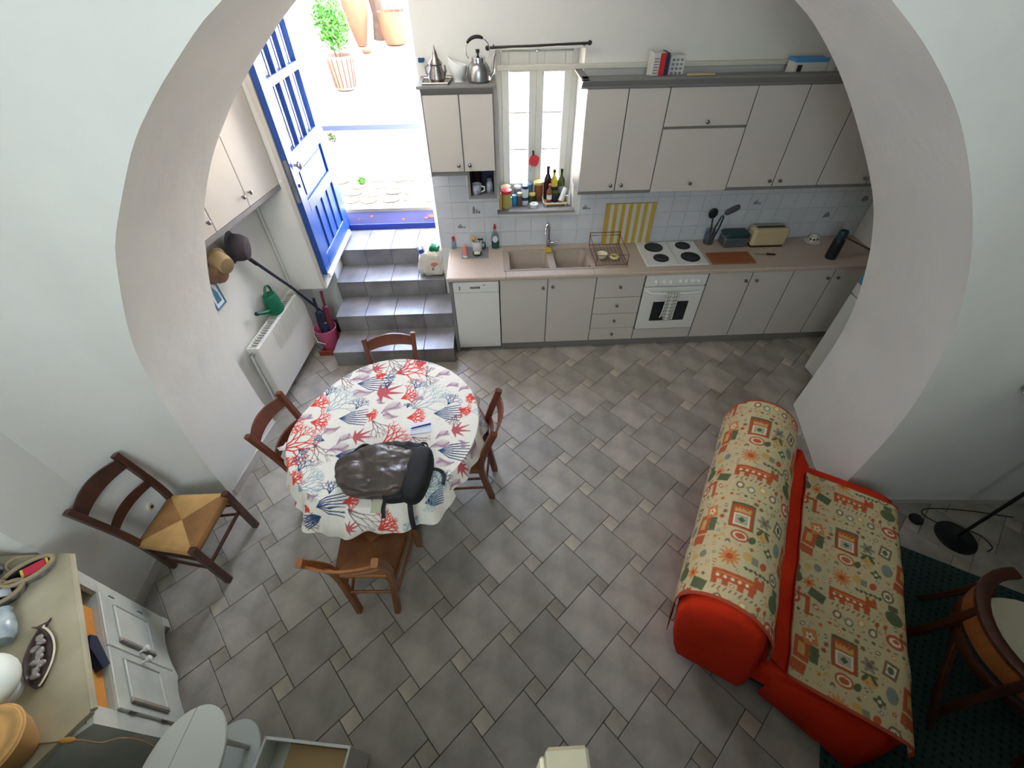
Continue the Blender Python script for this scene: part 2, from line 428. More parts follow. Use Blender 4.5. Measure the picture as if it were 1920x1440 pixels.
wall_panel('wall_south', -2.8, 5.2, -6.4, -6.2, 0, 4.2)
wall_panel('ceiling_loft', -2.8, 5.2, -6.4, -1.6, 4.2, 4.3, 'ceiling_paint')
struct(MB().box(-2.62, 5.0, -6.2, -3.545, 1.28, 1.42).box(3.3, 5.0, -3.545, -2.0, 1.28, 1.42), 'floor_loft_and_shade_slab', 'white_paint', 0)  # right-hand slab invented out of view to shade the rug corner

# ------------------------------------------------------------------ stairs up to the street door
st = thing('staircase', 'four grey tiled steps rising to the blue street door', 'stairs', (-.64, .5, 0))
RH = .185; fy = [-.165, .18, .53, .87]
xs = [(-1.24, -.035), (-1.24, -.05), (-1.262, -.125), (-1.262, -.16)]
for k in range(4):
    x0, x1 = xs[k]; y1 = fy[k+1] if k < 3 else 1.40
    b = MB(); b.box(x0, x1, fy[k]+.012, y1+.02, 0 if k < 3 else .3, (k+1)*RH-.012)
    step = b.build('step', 'stair_grout', st, smooth=0)
    n = 4; dx = (x1-x0)/n
    for i in range(n):
        tr = MB().cbox(x0+i*dx+.0015, x0+(i+1)*dx-.0015, fy[k]-.004, y1+.015, (k+1)*RH-.012, (k+1)*RH, .003); tr.build('tread_tile', 'stair_tile', step, smooth=0)
        rs = MB().cbox(x0+i*dx+.0015, x0+(i+1)*dx-.0015, fy[k], fy[k]+.013, k*RH+.001, (k+1)*RH-.013, .002); rs.build('riser_tile', 'stair_tile', step, smooth=0)
# painted sill of the street door
sl = MB(); sl.prism([(-1.262, 1.335, .742), (-1.262, 1.50, .742), (-1.262, 1.55, .925), (-1.262, 1.48, .925), (-1.262, 1.36, .80), (-1.262, 1.335, .80)], (1.06, 0, 0))
trim = struct(sl, 'trim_1', 'blue_sill', 0, 'worn dark blue painted door sill')
MB().box(-1.261, -.203, 1.331, 1.338, .742, .800).build('sill_foot', 'blue_sill_bright', trim, smooth=0)
for (x, z, s) in ((-.98, .86, .018), (-.62, .83, .022), (-.3, .85, .03), (-1.12, .84, .014), (-.36, .835, .02)):
    p = [(x+s*math.cos(a)*random.uniform(.7, 1.5), 1.36+(z-.80+s*.5*math.sin(a))*.9-.003, z+s*.5*math.sin(a)) for a in [k*PI/4 for k in range(8)]]
    MB().prism(p, (0, .002, -.001)).build('rust_patch', 'rust', trim, smooth=0)

# ------------------------------------------------------------------ outdoors
mat('street_stone', (150, 140, 122), .9, noise=(2.2, .2), bump=(6, .5))
mat('street_light', (168, 162, 150), .9, noise=(1.2, .1), bump=(4, .3))
mat('lime_wall', (238, 235, 226), .9, noise=(1.5, .03))
mat('step_blue', (60, 68, 92), .8)
g = MB(); g.box(-4, .1, 1.45, 4.1, .7, .93); g.box(.1, 6, .93, 4.1, .7, .93); struct(g, 'floor_street', 'street_light', 0)
g = MB(); g.prism([(-6, 4.1, .7), (-6, 9, .7), (-6, 9, 1.835), (-6, 4.1, 1.1)], (12, 0, 0)); so = struct(g, 'floor_street_upper', 'street_light', 0)
MB().box(-4, 3.5, 4.092, 4.10, 1.03, 1.098).build('step_face', 'step_blue', so, smooth=0)
g = MB(); g.box(-2.75, -2.4, 1.4, 8.6, .7, 4.6); struct(g, 'wall_street_left', 'lime_wall', 0)  # far stretch lengthened so that it keeps the pots in shade
g = MB(); g.box(-6, 5, 8.6, 8.9, .7, 5); struct(g, 'wall_street_back', 'lime_wall', 0)

mat('paving', (78, 66, 50), .9, noise=(5, .2), bump=(9, .5), rand=.18)
st_o = bpy.data.objects['floor_street']; rr = random.Random(5)
for i in range(9):
    for j in range(4):
        cx = -1.75+i*.24+rr.uniform(-.03, .03); cy = 1.68+j*.2+rr.uniform(-.03, .03); n = 7
        p = [(cx+.105*math.cos(2*PI*k/n)*rr.uniform(.85, 1.15), cy+.085*math.sin(2*PI*k/n)*rr.uniform(.85, 1.15), .928) for k in range(n)]
        MB().prism(p, (0, 0, .008+rr.uniform(0, .006))).build('paving_stone', 'paving', st_o, smooth=0)

# ------------------------------------------------------------------ street door (open inwards against the reveal) and kitchen window
d1 = bpy.data.objects.new('door_1', None); COL.objects.link(d1); d1.location = (-1.235, 1.26, .76); OFF['door_1'] = Vector((-1.235, 1.26, .76)); d1['kind'] = 'structure'
d1['label'] = 'tall blue panelled street door standing open, glazed in its upper half'
DX0, DX1 = -1.262, -1.212; DY0, DY1 = .275, 1.262; DZ0, DZ1 = .80, 2.86
def dbox(nm, y0, y1, z0, z1, x0=DX0, x1=DX1, m='blue_paint', par=None, c=.004): return MB().cbox(x0, x1, y0, y1, z0, z1, c).build(nm, m, par or d1, smooth=0)
dbox('lock_stile', DY0, DY0+.135, DZ0, DZ1); dbox('hinge_stile', DY1-.135, DY1, DZ0, DZ1)
for z0, z1 in ((DZ0, .95), (1.36, 1.46), (1.72, 1.86), (2.30, 2.36), (2.74, DZ1)): dbox('rail', DY0+.134, DY1-.134, z0, z1)
IY0, IY1 = DY0+.135, DY1-.135
pw = (IY1-IY0)/4
for k in range(4):
    dbox('lower_panel', IY0+k*pw+.012, IY0+(k+1)*pw-.012, .945, 1.365, DX0+.012, DX1-.018)
for k in range(1, 4): dbox('muntin', IY0+k*pw-.022, IY0+k*pw+.022, .95, 1.36, DX0+.004, DX1-.004)
dbox('middle_panel', IY0+.01, IY1-.01, 1.455, 1.725, DX0+.012, DX1-.02); dbox('raised_field', IY0+.05, IY1-.05, 1.495, 1.685, DX1-.03, DX1-.01)
mat('lattice_dark', (34, 62, 132), .3)
gw = (IY1-IY0)/3
for a, b in ((1.86, 2.30), (2.36, 2.74)):
    for k in range(3):
        MB().box(DX0+.02, DX0+.024, IY0+k*gw, IY0+(k+1)*gw, a, b).build('pane', 'glass', d1, smooth=0)
        dbox('glazing_bar', IY0+k*gw+gw*.5-.014, IY0+k*gw+gw*.5+.014, a, b, DX0+.028, DX1-.012)
    for k in range(1, 3): dbox('muntin', IY0+k*gw-.02, IY0+k*gw+.02, a, b, DX0+.004, DX1-.002)
dbox('draught_strip', DY0+.01, DY1-.06, .762, .815, DX1-.006, DX1+.02, 'white_paint')
dbox('lock_plate', DY0-.004, DY0+.006, 1.50, 1.84, DX0+.008, DX1-.008, 'steel')
kn = MB(); kn.cyl((DX1, DY0+.07, 1.78), (DX1+.006, DY0+.07, 1.78), .032, n=16); kn.cyl((DX1+.006, DY0+.07, 1.78), (DX1+.035, DY0+.07, 1.78), .012, n=10)
kn.sup((DX1+.055, DY0+.07, 1.78), (.024, .034, .034), nu=10, nv=14); kn.build('knob', 'chrome', d1)
kh = MB(); kh.cyl((DX1, DY0+.062, 1.62), (DX1+.012, DY0+.062, 1.62), .014, n=12); kh.build('keyhole_plate', 'iron_dark', d1)
fr = MB(); fr.box(-1.275, -1.235, 1.262, 1.36, .742, 2.95); fr.build('door_frame', 'blue_paint', d1, smooth=0)
MB().box(-1.30, -1.264, .262, .30, .66, 2.95).build('jamb_bead', 'cab_white', d1, smooth=0)

w1 = bpy.data.objects.new('window_1', None); COL.objects.link(w1); w1.location = (.82, .86, 1.26); OFF['window_1'] = Vector((.82, .86, 1.26)); w1['kind'] = 'structure'
w1['label'] = 'narrow white casement window in the deep kitchen reveal'
WX0, WX1, WZ0, WZ1, WY = .48, 1.165, 1.27, 2.485, .83
def wbox(nm, x0, x1, z0, z1, y0=WY, y1=WY+.05, m='window_paint'): return MB().cbox(x0, x1, y0, y1, z0, z1, .004).build(nm, m, w1, smooth=0)
wbox('frame', WX0, WX0+.05, WZ0, WZ1); wbox('frame', WX1-.05, WX1, WZ0, WZ1); wbox('frame', WX0+.05, WX1-.05, WZ1-.05, WZ1); wbox('frame', WX0+.05, WX1-.05, WZ0, WZ0+.05)
mid = (WX0+WX1)/2
for s, (a, b) in enumerate(((WX0+.05, mid-.001), (mid+.001, WX1-.05))):
    wbox('casement_stile', a, a+.062, WZ0+.05, WZ1-.05, WY-.015, WY+.03); wbox('casement_stile', b-.062, b, WZ0+.05, WZ1-.05, WY-.015, WY+.03)
    wbox('casement_rail', a+.062, b-.062, WZ1-.19, WZ1-.05, WY-.015, WY+.03); wbox('casement_rail', a+.062, b-.062, WZ0+.05, WZ0+.14, WY-.015, WY+.03)
    za, zb = WZ0+.14, WZ1-.19; h = (zb-za)/3
    for k in (1, 2): wbox('glazing_bar', a+.062, b-.062, za+k*h-.008, za+k*h+.008, WY, WY+.02)
    for k in range(3): MB().box(a+.062, b-.062, WY+.009, WY+.013, za+k*h+.008, za+(k+1)*h-.008).build('pane', 'glass', w1, smooth=0)
MB().cbox(.455, 1.185, .50, WY, 1.245, 1.27, .004).build('window_sill', 'sill_stone' if 'sill_stone' in MATS else 'cab_trim', w1, smooth=0)
MB().cyl((mid, WY-.02, 2.46), (mid, WY-.04, 2.46), .012, n=8).build('catch', 'iron_dark', w1)

# ------------------------------------------------------------------ kitchen base run
def knob(x, y, z, par, axis=(0, -1, 0), r=.015):
    a = Vector(axis); p = Vector((x, y, z)); m = MB(); m.cyl(p, p+a*.012, r*.5, n=8); m.tube([p+a*.010, p+a*.016, p+a*.026, p+a*.030], [r*.7, r, r*.95, r*.4], 12)
    return m.build('knob', 'pewter', par)
def door_(nm, par, x0, x1, z0, z1, y=0, th=.019, kx=None, kz=None, m='cab_white'):
    o = MB().cbox(x0+.004, x1-.004, y-th, y, z0+.003, z1-.003, .003).build(nm, m, par, smooth=0)
    MB().cbox(x0+.0005, x0+.004, y-th+.002, y, z0+.003, z1-.003, .0005).build('edge_strip', 'cab_trim', o, smooth=0)
    if kx is not None: knob(kx, y-th, kz, o)
    return o
def carcass(par, x0, x1, z0, z1, y0, y1, m='cab_trim'): return MB().box(x0+.001, x1-.001, y0, y1, z0, z1).build('body', m, par, smooth=0)
X = [0, .45, .90, 1.357, 1.815, 2.416, 2.83, 3.222, 3.62, 4.095]; ZD0, ZD1 = .10, .86; YB2 = .50
t = thing('dishwasher', 'slim white dishwasher at the stair end of the kitchen run', 'dishwasher', (.225, .25, .0))
MB().box(.012, .445, .012, YB2, .06, .855).build('body', 'dark_gap', t, smooth=0)
MB().cbox(.014, .442, -.02, .012, .10, .735, .004).build('front_door', 'appliance', t, smooth=0)
cp = MB().cbox(.014, .442, -.026, .012, .74, .85, .006).build('control_panel', 'appliance', t, smooth=0)
for k in range(7): MB().cbox(.175+k*.0135, .184+k*.0135, -.029, -.025, .782, .806, .001).build('vent_slot', 'cab_dark', cp, smooth=0)
MB().cbox(.07, .082, -.029, -.025, .77, .81, .001).build('start_button', 'cab_trim', cp, smooth=0)
MB().cyl((.305, -.026, .82), (.305, -.03, .82), .007, n=10).build('indicator', 'cab_trim', cp)
MB().cbox(.014, .442, -.012, .012, .062, .096, .002).build('plinth', 'appliance', t, smooth=0)
t = thing('side_panel', 'grey cabinet end panel closing the run beside the steps', 'panel', (-.01, .25, 0)); MB().cbox(-.022, .010, -.018, YB2, 0, .858, .003).build('board', 'cab_trim', t, smooth=0)
t = thing('sink_cabinet', 'two-door off-white cabinet under the double sink', 'cabinet', (.9, .25, 0))
b = MB(); b.box(.451, 1.356, .40, YB2, .10, .70); b.box(.451, .475, .001, .40, .10, .858); b.box(1.332, 1.356, .001, .40, .10, .858); b.box(.451, 1.356, .001, .05, .10, .858); b.build('body', 'cab_trim', t, smooth=0)
door_('door', t, X[1], X[2], ZD0, ZD1, kx=.855, kz=.77); door_('door', t, X[2], X[3], ZD0, ZD1, kx=.945, kz=.78)
t = thing('drawer_cabinet', 'off-white cabinet with four drawers left of the oven', 'cabinet', (1.59, .25, 0)); carcass(t, X[3], X[4], .10, .858, .001, YB2)
zz = [.10, .255, .435, .625, .86]
for k in range(4): door_('drawer', t, X[3], X[4], zz[k], zz[k+1], kx=1.588, kz=(zz[k]+zz[k+1])/2+.01)
t = thing('oven', 'white built-in oven below the four-plate hob', 'oven', (2.115, .25, 0))
MB().box(1.82, 2.412, .012, YB2, .10, .858).build('body', 'dark_gap', t, smooth=0)
cp = MB().cbox(1.826, 2.408, -.022, .012, .735, .855, .004).build('control_panel', 'appliance', t, smooth=0)
for x in (1.925, 2.005, 2.065, 2.16, 2.215, 2.275, 2.33):
    k = MB(); k.cyl((x, -.022, .785), (x, -.044, .785), .019, .015, n=14); k.cbox(x-.004, x+.004, -.05, -.043, .768, .802, .001); k.build('knob', 'appliance', cp)
od = MB().cbox(1.826, 2.408, -.026, .012, .232, .726, .005).build('oven_door', 'appliance', t, smooth=0)
MB().cbox(1.945, 2.295, -.0275, -.02, .335, .565, .002).build('oven_window', 'oven_glass' if 'oven_glass' in MATS else 'dark_gap', od, smooth=0)
h = MB(); h.tube([(1.85, -.03, .70), (1.88, -.062, .69), (2.0, -.07, .683), (2.24, -.07, .683), (2.36, -.062, .69), (2.385, -.03, .70)], .011, 10); h.build('handle', 'appliance', od)
door_('drawer', t, X[4], X[5], .10, .225)
for a, b, nm in ((5, 7, 'two-door off-white base cabinet right of the oven'), (7, 9, 'two-door off-white base cabinet in the far right corner')):
    t = thing('base_cabinet', nm, 'cabinet', ((X[a]+X[b])/2, .25, 0), 'base cabinets'); carcass(t, X[a], X[b], .10, .858, .001, YB2)
    m = (a+b)//2; door_('door', t, X[a], X[m], ZD0, ZD1, kx=X[m]-.05, kz=.775); door_('door', t, X[m], X[b], ZD0, ZD1, kx=X[m]+.05, kz=.775)
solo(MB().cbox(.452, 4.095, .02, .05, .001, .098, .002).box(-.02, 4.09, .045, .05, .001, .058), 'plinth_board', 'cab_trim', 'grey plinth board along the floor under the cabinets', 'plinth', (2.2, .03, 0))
wt = MB(); Z0, Z1 = .86, .90; Y0, Y1 = -.032, .552
wt.cbox(-.035, .515, Y0, Y1, Z0, Z1, .008); wt.cbox(1.325, 4.097, Y0, Y1, Z0, Z1, .008); wt.cbox(.51, 1.33, Y0, .085, Z0, Z1, .008); wt.cbox(.51, 1.33, .435, Y1, Z0, Z1, .008)
solo(wt, 'worktop', 'worktop', 'long beige kitchen worktop with rounded front edge', 'worktop', (2, .26, .86), smooth=0)
# double sink with drainer
t = thing('kitchen_sink', 'beige composite double sink set into the worktop', 'sink', (.95, .26, .9))
def bowl(x0, x1, y0, y1, zt, dp, r=.05):
    m = MB(); rows = []
    def ring(inset, z, n=6):
        out = []; rr = max(.012, r-inset*.2)
        for (cx, cy, a0) in ((x1-inset-rr, y1-inset-rr, 0), (x0+inset+rr, y1-inset-rr, PI/2), (x0+inset+rr, y0+inset+rr, PI), (x1-inset-rr, y0+inset+rr, 1.5*PI)):
            for k in range(n): a = a0+k/(n-1)*PI/2; out.append((cx+rr*math.cos(a), cy+rr*math.sin(a), z))
        return out
    for ins, z in ((-.004, zt), (0, zt), (.006, zt-.01), (.016, zt-dp*.8), (.03, zt-dp+.006), (.06, zt-dp)): rows.append(ring(ins, z))
    m.grid(rows, True); n = len(rows[-1]); m.f.append(tuple(len(m.v)-n+i for i in range(n))); return m
rim = MB(); Zs = .905
rim.cbox(.495, 1.665, .062, .092, .899, Zs, .003); rim.cbox(.495, 1.665, .42, .452, .899, Zs, .003); rim.cbox(.495, .55, .09, .422, .899, Zs, .003); rim.cbox(.918, .985, .09, .422, .899, Zs, .003)
rim.cbox(1.308, 1.345, .09, .422, .899, Zs, .003); rim.cbox(1.345, 1.665, .09, .422, .8985, .902, .002)
rim.build('rim', 'sink_stone', t, smooth=0)
for k in range(7): MB().cbox(1.37+k*.04, 1.38+k*.04, .11, .40, .9015, .904, .001).build('drainer_rib', 'sink_stone', t, smooth=0)
for a, b in ((.552, .918), (.985, 1.308)):
    bo = bowl(a, b, .092, .42, .904, .16).build('bowl', 'sink_stone', t, fix=False)
    MB().lathe([(.034, .7462), (.034, .749), (.022, .7495), (.0, .747)], ((a+b)/2, .24, 0), 16).build('drain', 'steel', bo)
t = thing('faucet', 'chrome swan-neck mixer tap behind the sink', 'faucet', (.95, .478, .9))
f = MB(); f.lathe([(.028, 0), (.028, .012), (.021, .018), (.021, .075), (.017, .085)], (.95, .485, .9), 16); f.build('base', 'chrome', t)
f = MB(); f.tube([(.95, .485, .98), (.95, .485, 1.09), (.947, .475, 1.135), (.935, .445, 1.168), (.918, .40, 1.172), (.905, .365, 1.15), (.90, .35, 1.115)], [.013]*6+[.012], 12); f.build('spout', 'chrome', t)
f = MB(); f.cyl((.965, .485, .955), (.995, .48, .957), .014, n=12); f.tube([(.99, .48, .957), (1.02, .472, .968), (1.045, .466, .975)], [.007, .006, .006], 8); f.build('lever', 'chrome', t)
# hob
t = thing('cooktop', 'white electric hob with four black hotplates', 'cooktop', (2.13, .31, .9))
MB().cbox(1.832, 2.421, .058, .515, .9, .912, .005).build('plate', 'appliance', t, smooth=0)
for x, y, r in ((1.985, .40, .09), (2.28, .415, .073), (2.0, .19, .073), (2.285, .195, .09)):
    m = MB(); m.lathe([(r, .9115), (r, .9175), (r-.006, .9195), (r*.62, .9195), (r*.6, .9185), (.02, .9185), (0, .918)], (x, y, 0), 28); m.build('hotplate', 'hotplate' if 'hotplate' in MATS else 'dark_gap', t)
MB().cbox(2.135, 2.147, .075, .50, .9115, .9145, .001).build('centre_seam', 'cab_white', t, smooth=0)

# ------------------------------------------------------------------ wall cabinets
YU = .24
def wall_cab(name, label, x0, x1, z0, z1, doors, group, trimz=True, y=YU):
    t = thing(name, label, 'cabinet', ((x0+x1)/2, .4, z0), group)
    MB().box(x0, x1, y+.001, YB-.004, z0, z1).build('body', 'cab_trim', t, smooth=0)
    for (a, b, c, d, kx, kz) in doors: door_('door', t, a, b, c, d, y=y, kx=kx, kz=kz)
    return t
t = thing('wall_cabinet', 'narrow two-door wall cabinet between the doorway and the window', 'cabinet', (.2, .4, 1.7), 'wall cabinets')
b = MB(); b.box(-.075, .455, YU+.001, YB-.004, 1.735, 2.30); b.box(-.075, .215, YU+.001, YB-.004, 1.70, 1.735)
b.build('body', 'cab_trim', t, smooth=0)
cub = MB(); cub.box(.215, .235, YU+.012, YB-.004, 1.52, 1.735); cub.box(.435, .455, YU+.012, YB-.004, 1.52, 1.735); cub.box(.215, .455, YU+.012, YB-.004, 1.50, 1.52); cub.box(.235, .435, YB-.02, YB-.004, 1.52, 1.735)
cub.build('open_cubby', 'cab_trim', t, smooth=0)
MB().box(.2352, .4348, YB-.024, YB-.0202, 1.5202, 1.7348).build('cubby_back', 'cubby_blue' if 'cubby_blue' in MATS else 'cab_dark', t, smooth=0)
door_('door', t, -.07, .20, 1.735, 2.275, y=YU, kx=.155, kz=1.79); door_('door', t, .20, .452, 1.735, 2.275, y=YU, kx=.245, kz=1.79)
MB().cbox(-.075, -.068, YU-.016, YU+.01, 1.70, 2.30, .001).build('side_strip', 'cab_trim', t, smooth=0)
cn = MB(); cn.cbox(-.10, .475, YU-.045, YB-.004, 2.315, 2.335, .004); cn.prism([(-.075, YU-.005, 2.275), (-.075, YU-.04, 2.315), (-.075, YU+.2, 2.315), (-.075, YU+.2, 2.275)], (.53, 0, 0)); cn.build('cornice', 'cab_trim', t, smooth=0)
UX = [1.148, 1.458, 1.767, 2.425, 2.82, 3.212, 3.65, 4.095]; UZ0, UZ1 = 1.545, 2.29
wall_cab('wall_cabinet', 'two-door wall cabinet just right of the window', UX[0], UX[2], UZ0-.03, UZ1, [(UX[0], UX[1], UZ0, UZ1, UX[1]-.045, 1.60), (UX[1], UX[2], UZ0, UZ1, UX[1]+.045, 1.60)], 'wall cabinets')
t = wall_cab('hood_cabinet', 'wall cabinet with two flap doors above the hob hiding the cooker hood', UX[2], UX[3], UZ0, UZ1, [(UX[2], UX[3], 2.025, UZ1, 2.10, 2.06), (UX[2], UX[3], UZ0-.02, 2.012, 2.09, 1.60)], 'wall cabinets')
wall_cab('wall_cabinet', 'two-door wall cabinet right of the cooker hood', UX[3], UX[5], UZ0-.03, UZ1, [(UX[3], UX[4], UZ0, UZ1, UX[4]-.045, 1.60), (UX[4], UX[5], UZ0, UZ1, UX[4]+.045, 1.60)], 'wall cabinets')
wall_cab('wall_cabinet', 'wall cabinet furthest right, half hidden by the arch', UX[5], UX[7], UZ0-.03, UZ1, [(UX[5], UX[6], UZ0, UZ1, UX[6]-.045, 1.60), (UX[6], UX[7], UZ0, UZ1, UX[6]+.045, 1.60)], 'wall cabinets')
cn = MB(); cn.prism([(1.10, YU+.02, 2.291), (1.10, YU-.02, 2.291), (1.10, YU-.02, 2.305), (1.10, YU-.06, 2.345), (1.10, YU-.06, 2.36), (1.10, YU+.02, 2.36)], (2.99, 0, 0)); cn.box(1.148, 4.09, YU+.02, YB-.004, 2.291, 2.31)
cn.cbox(1.09, 1.148, YU-.06, YB-.004, 2.345, 2.36, .003)
solo(cn, 'cornice_moulding', 'cab_trim', 'grey cornice moulding along the top of the right wall cabinets', 'moulding', (2.6, .4, 2.291), smooth=0)
solo(MB().cbox(.49, 3.9, .50, .552, 2.362, 2.392, .004), 'wall_rail', 'white_rail' if 'white_rail' in MATS else 'window_paint', 'long pale wooden rail across the window and behind the cornice', 'rail', (1.2, .52, 2.362), smooth=0)
t = thing('curtain_rod', 'dark iron curtain rod over the kitchen window', 'curtain rod', (.8, .5, 2.5))
MB().tube([(.44, .49, 2.507), (.8, .49, 2.512), (1.165, .49, 2.522)], .009, 8).build('rod', 'iron_dark', t)
for x, z in ((.425, 2.505), (1.18, 2.524)): MB().sup((x, .49, z), (.017, .014, .016), nu=8, nv=10).build('finial', 'iron_dark', t)
for x in (.47, 1.14): MB().cyl((x, .49, 2.512), (x, .553, 2.512), .006, n=8).build('bracket', 'iron_dark', t)
# left wall cabinets
LC = [(-1.505, -.62), (-1.345, .27)]
vx = Vector((LC[1][0]-LC[0][0], LC[1][1]-LC[0][1], 0)); LL = vx.length; vx.normalize(); vn = Vector((vx.y, -vx.x, 0))
Ml = Matrix(((vx.x, -vn.x, 0, LC[0][0]), (vx.y, -vn.y, 0, LC[0][1]), (0, 0, 1, 0), (0, 0, 0, 1)))    # local x along wall, -y out of the wall
t = thing('wall_cabinet', 'three-door white wall cabinet on the left wall above the hats', 'cabinet', (-1.5, -.15, 1.66), 'wall cabinets')
MB(Ml).box(-.2, LL, .02, .19, 1.66, 2.75).build('body', 'cab_white', t, smooth=0)
MB(Ml).cbox(-.2, LL, -.004, .19, 1.625, 1.66, .002).build('light_rail', 'cab_trim', t, smooth=0)
dx = [-.2, .05, .47, LL]
for k in range(3):
    o = MB(Ml).cbox(dx[k]+.003, dx[k+1]-.003, 0, .02, 1.662, 2.75, .003).build('door', 'cab_white', t, smooth=0)
    MB(Ml).cbox(dx[k+1]-.003, dx[k+1]+.002, .002, .02, 1.662, 2.75, .0005).build('edge_strip', 'cab_trim', o, smooth=0)
    kx = (dx[k+1]-.045) if k < 2 else dx[k]+.045
    p = Ml @ Vector((kx, 0, 1.75)); knob(p.x, p.y, p.z, o, tuple(vn))

# ------------------------------------------------------------------ small things: worktop
def bottle(name, label, loc, prof, m, parts, group=None, cat='bottle', n=18):
    t = thing(name, label, cat, loc, group); MB().lathe(prof, loc, n).build('body', m, t)
    for nm, pr, mm in parts: MB().lathe(pr, loc, n).build(nm, mm, t)
    return t
mat('soap_green', (22, 92, 84), .15, coat=.4); clear_glass('clear_plastic', (.82, .88, .92), .12)
mat('cap_red', (198, 44, 66), .4); mat('white_plastic', (226, 226, 222), .4); mat('tray_grey', (132, 130, 132), .5); mat('pink_plastic', (214, 132, 122), .4)
mat('sponge_yellow', (204, 176, 66), .95, bump=(120, .6)); mat('brush_tan', (206, 160, 96), .8); mat('teal_dark', (24, 58, 62), .4)
mat('label_white', (216, 216, 222), .6); mat('cream_ceramic', (228, 216, 190), .35); mat('ivory', (222, 204, 140), .4)
mat('wire_red', (128, 62, 50), .4, metal=.4); mat('black_plastic', (26, 27, 30), .4); mat('toaster_cream', (196, 178, 140), .4)
mat('tin_grey', (86, 88, 92), .42, noise=(9, .2)); mat('board_wood', (150, 88, 52), .5, noise=(5, .2), stretch=(2, 20, 2))
mat('cup_white', (226, 220, 208), .25); mat('cup_dark', (46, 36, 32), .4)
Z = .9
t = thing('dish_soap_bottle', 'clear dish soap bottle with green liquid and red cap left of the sink', 'bottle', (.424, .515, Z))
MB().lathe([(.0, 0), (.036, .002), (.038, .01), (.038, .07), (.0, .071)], (.424, .515, Z), 20, sy=.62).build('green_liquid', 'soap_green', t)
MB().lathe([(.0395, .07), (.0395, .10), (.036, .14), (.02, .175), (.012, .19), (.012, .2)], (.424, .515, Z), 20, sy=.62).build('clear_top', 'clear_plastic', t)
MB().lathe([(.014, .2), (.014, .225), (.007, .23), (.007, .245), (.0, .246)], (.424, .515, Z), 14).build('cap', 'cap_red', t)
bp = MB(); bp.prism([(.424+.026*math.cos(a), .4895, Z+.105+.035*math.sin(a)) for a in [k*PI/8 for k in range(16)]], (0, .002, 0)); bp.build('label_sticker', 'label_white', t)
bottle('hand_soap_bottle', 'small pale bottle with pink cap in the corner by the steps', (.012, .525, Z), [(.0, 0), (.024, .002), (.024, .075), (.012, .09)], 'clear_plastic', [('cap', [(.0145, .088), (.0145, .125), (.0, .126)], 'cap_red')])
solo(MB().cbox(.092, .352, .315, .53, Z, Z+.006, .002), 'drip_mat', 'tray_grey', 'grey rectangular mat under the washing-up things', 'mat', (.22, .42, Z), smooth=0)
Zm = Z+.006
t = thing('brush_mug', 'white mug with dark handle holding washing-up brushes', 'mug', (.245, .47, Zm))
MB().lathe([(.0, .003), (.044, 0), (.047, .01), (.05, .1), (.047, .1), (.044, .012), (.0, .01)], (.245, .47, Zm), 22).build('cup', 'white_plastic', t)
MB().tube([(.293, .465, Zm+.085), (.32, .46, Zm+.08), (.325, .46, Zm+.05), (.315, .46, Zm+.02), (.291, .465, Zm+.016)], .007, 8).build('handle', 'teal_dark', t)
t = thing('dish_brush', 'tan washing-up brush standing in the white mug', 'brush', (.225, .475, Zm+.02)); MB().cyl((.235, .47, Zm+.015), (.215, .48, Zm+.10), .006, n=8).build('stick', 'brush_tan', t); MB().sup((.213, .48, Zm+.118), (.03, .02, .022), nu=8, nv=12).build('bristles', 'brush_tan', t)
t = thing('black_scraper', 'flat black scraper leaning in the white mug', 'scraper', (.265, .47, Zm+.02)); MB().cyl((.255, .47, Zm+.015), (.275, .478, Zm+.10), .004, n=6).build('stick', 'black_plastic', t); MB().cbox(.25, .305, .474, .481, Zm+.1, Zm+.115, .002).build('blade', 'black_plastic', t, smooth=0)
bottle('scrub_bottle', 'pink plastic bottle lying upright at the front of the grey mat', (.13, .352, Zm), [(.0, 0), (.022, .001), (.024, .02), (.024, .075), (.016, .095), (.013, .12), (.0, .122)], 'pink_plastic', [('foot', [(.026, 0), (.026, .014), (.024, .015)], 'white_plastic')])
t = thing('soap_dish', 'small dark soap dish with pale soap on the grey mat', 'soap dish', (.244, .37, Zm))
MB().lathe([(.0, .002), (.03, 0), (.048, .022), (.045, .023), (.028, .006), (.0, .005)], (.244, .37, Zm), 20, sy=.75).build('dish', 'teal_dark', t)
solo(MB().sup((.244, .37, Zm+.022), (.032, .022, .013), .6, .6, 8, 14), 'soap_bar', 'cream_ceramic', 'pale bar of soap lying in the dark dish', 'soap', (.244, .37, Zm+.01))
solo(MB().cbox(.905, .975, .365, .435, .9055, .93, .006), 'sponge', 'sponge_yellow', 'yellow sponge on the bridge between the two sink bowls', 'sponge', (.94, .4, .905), smooth=0)
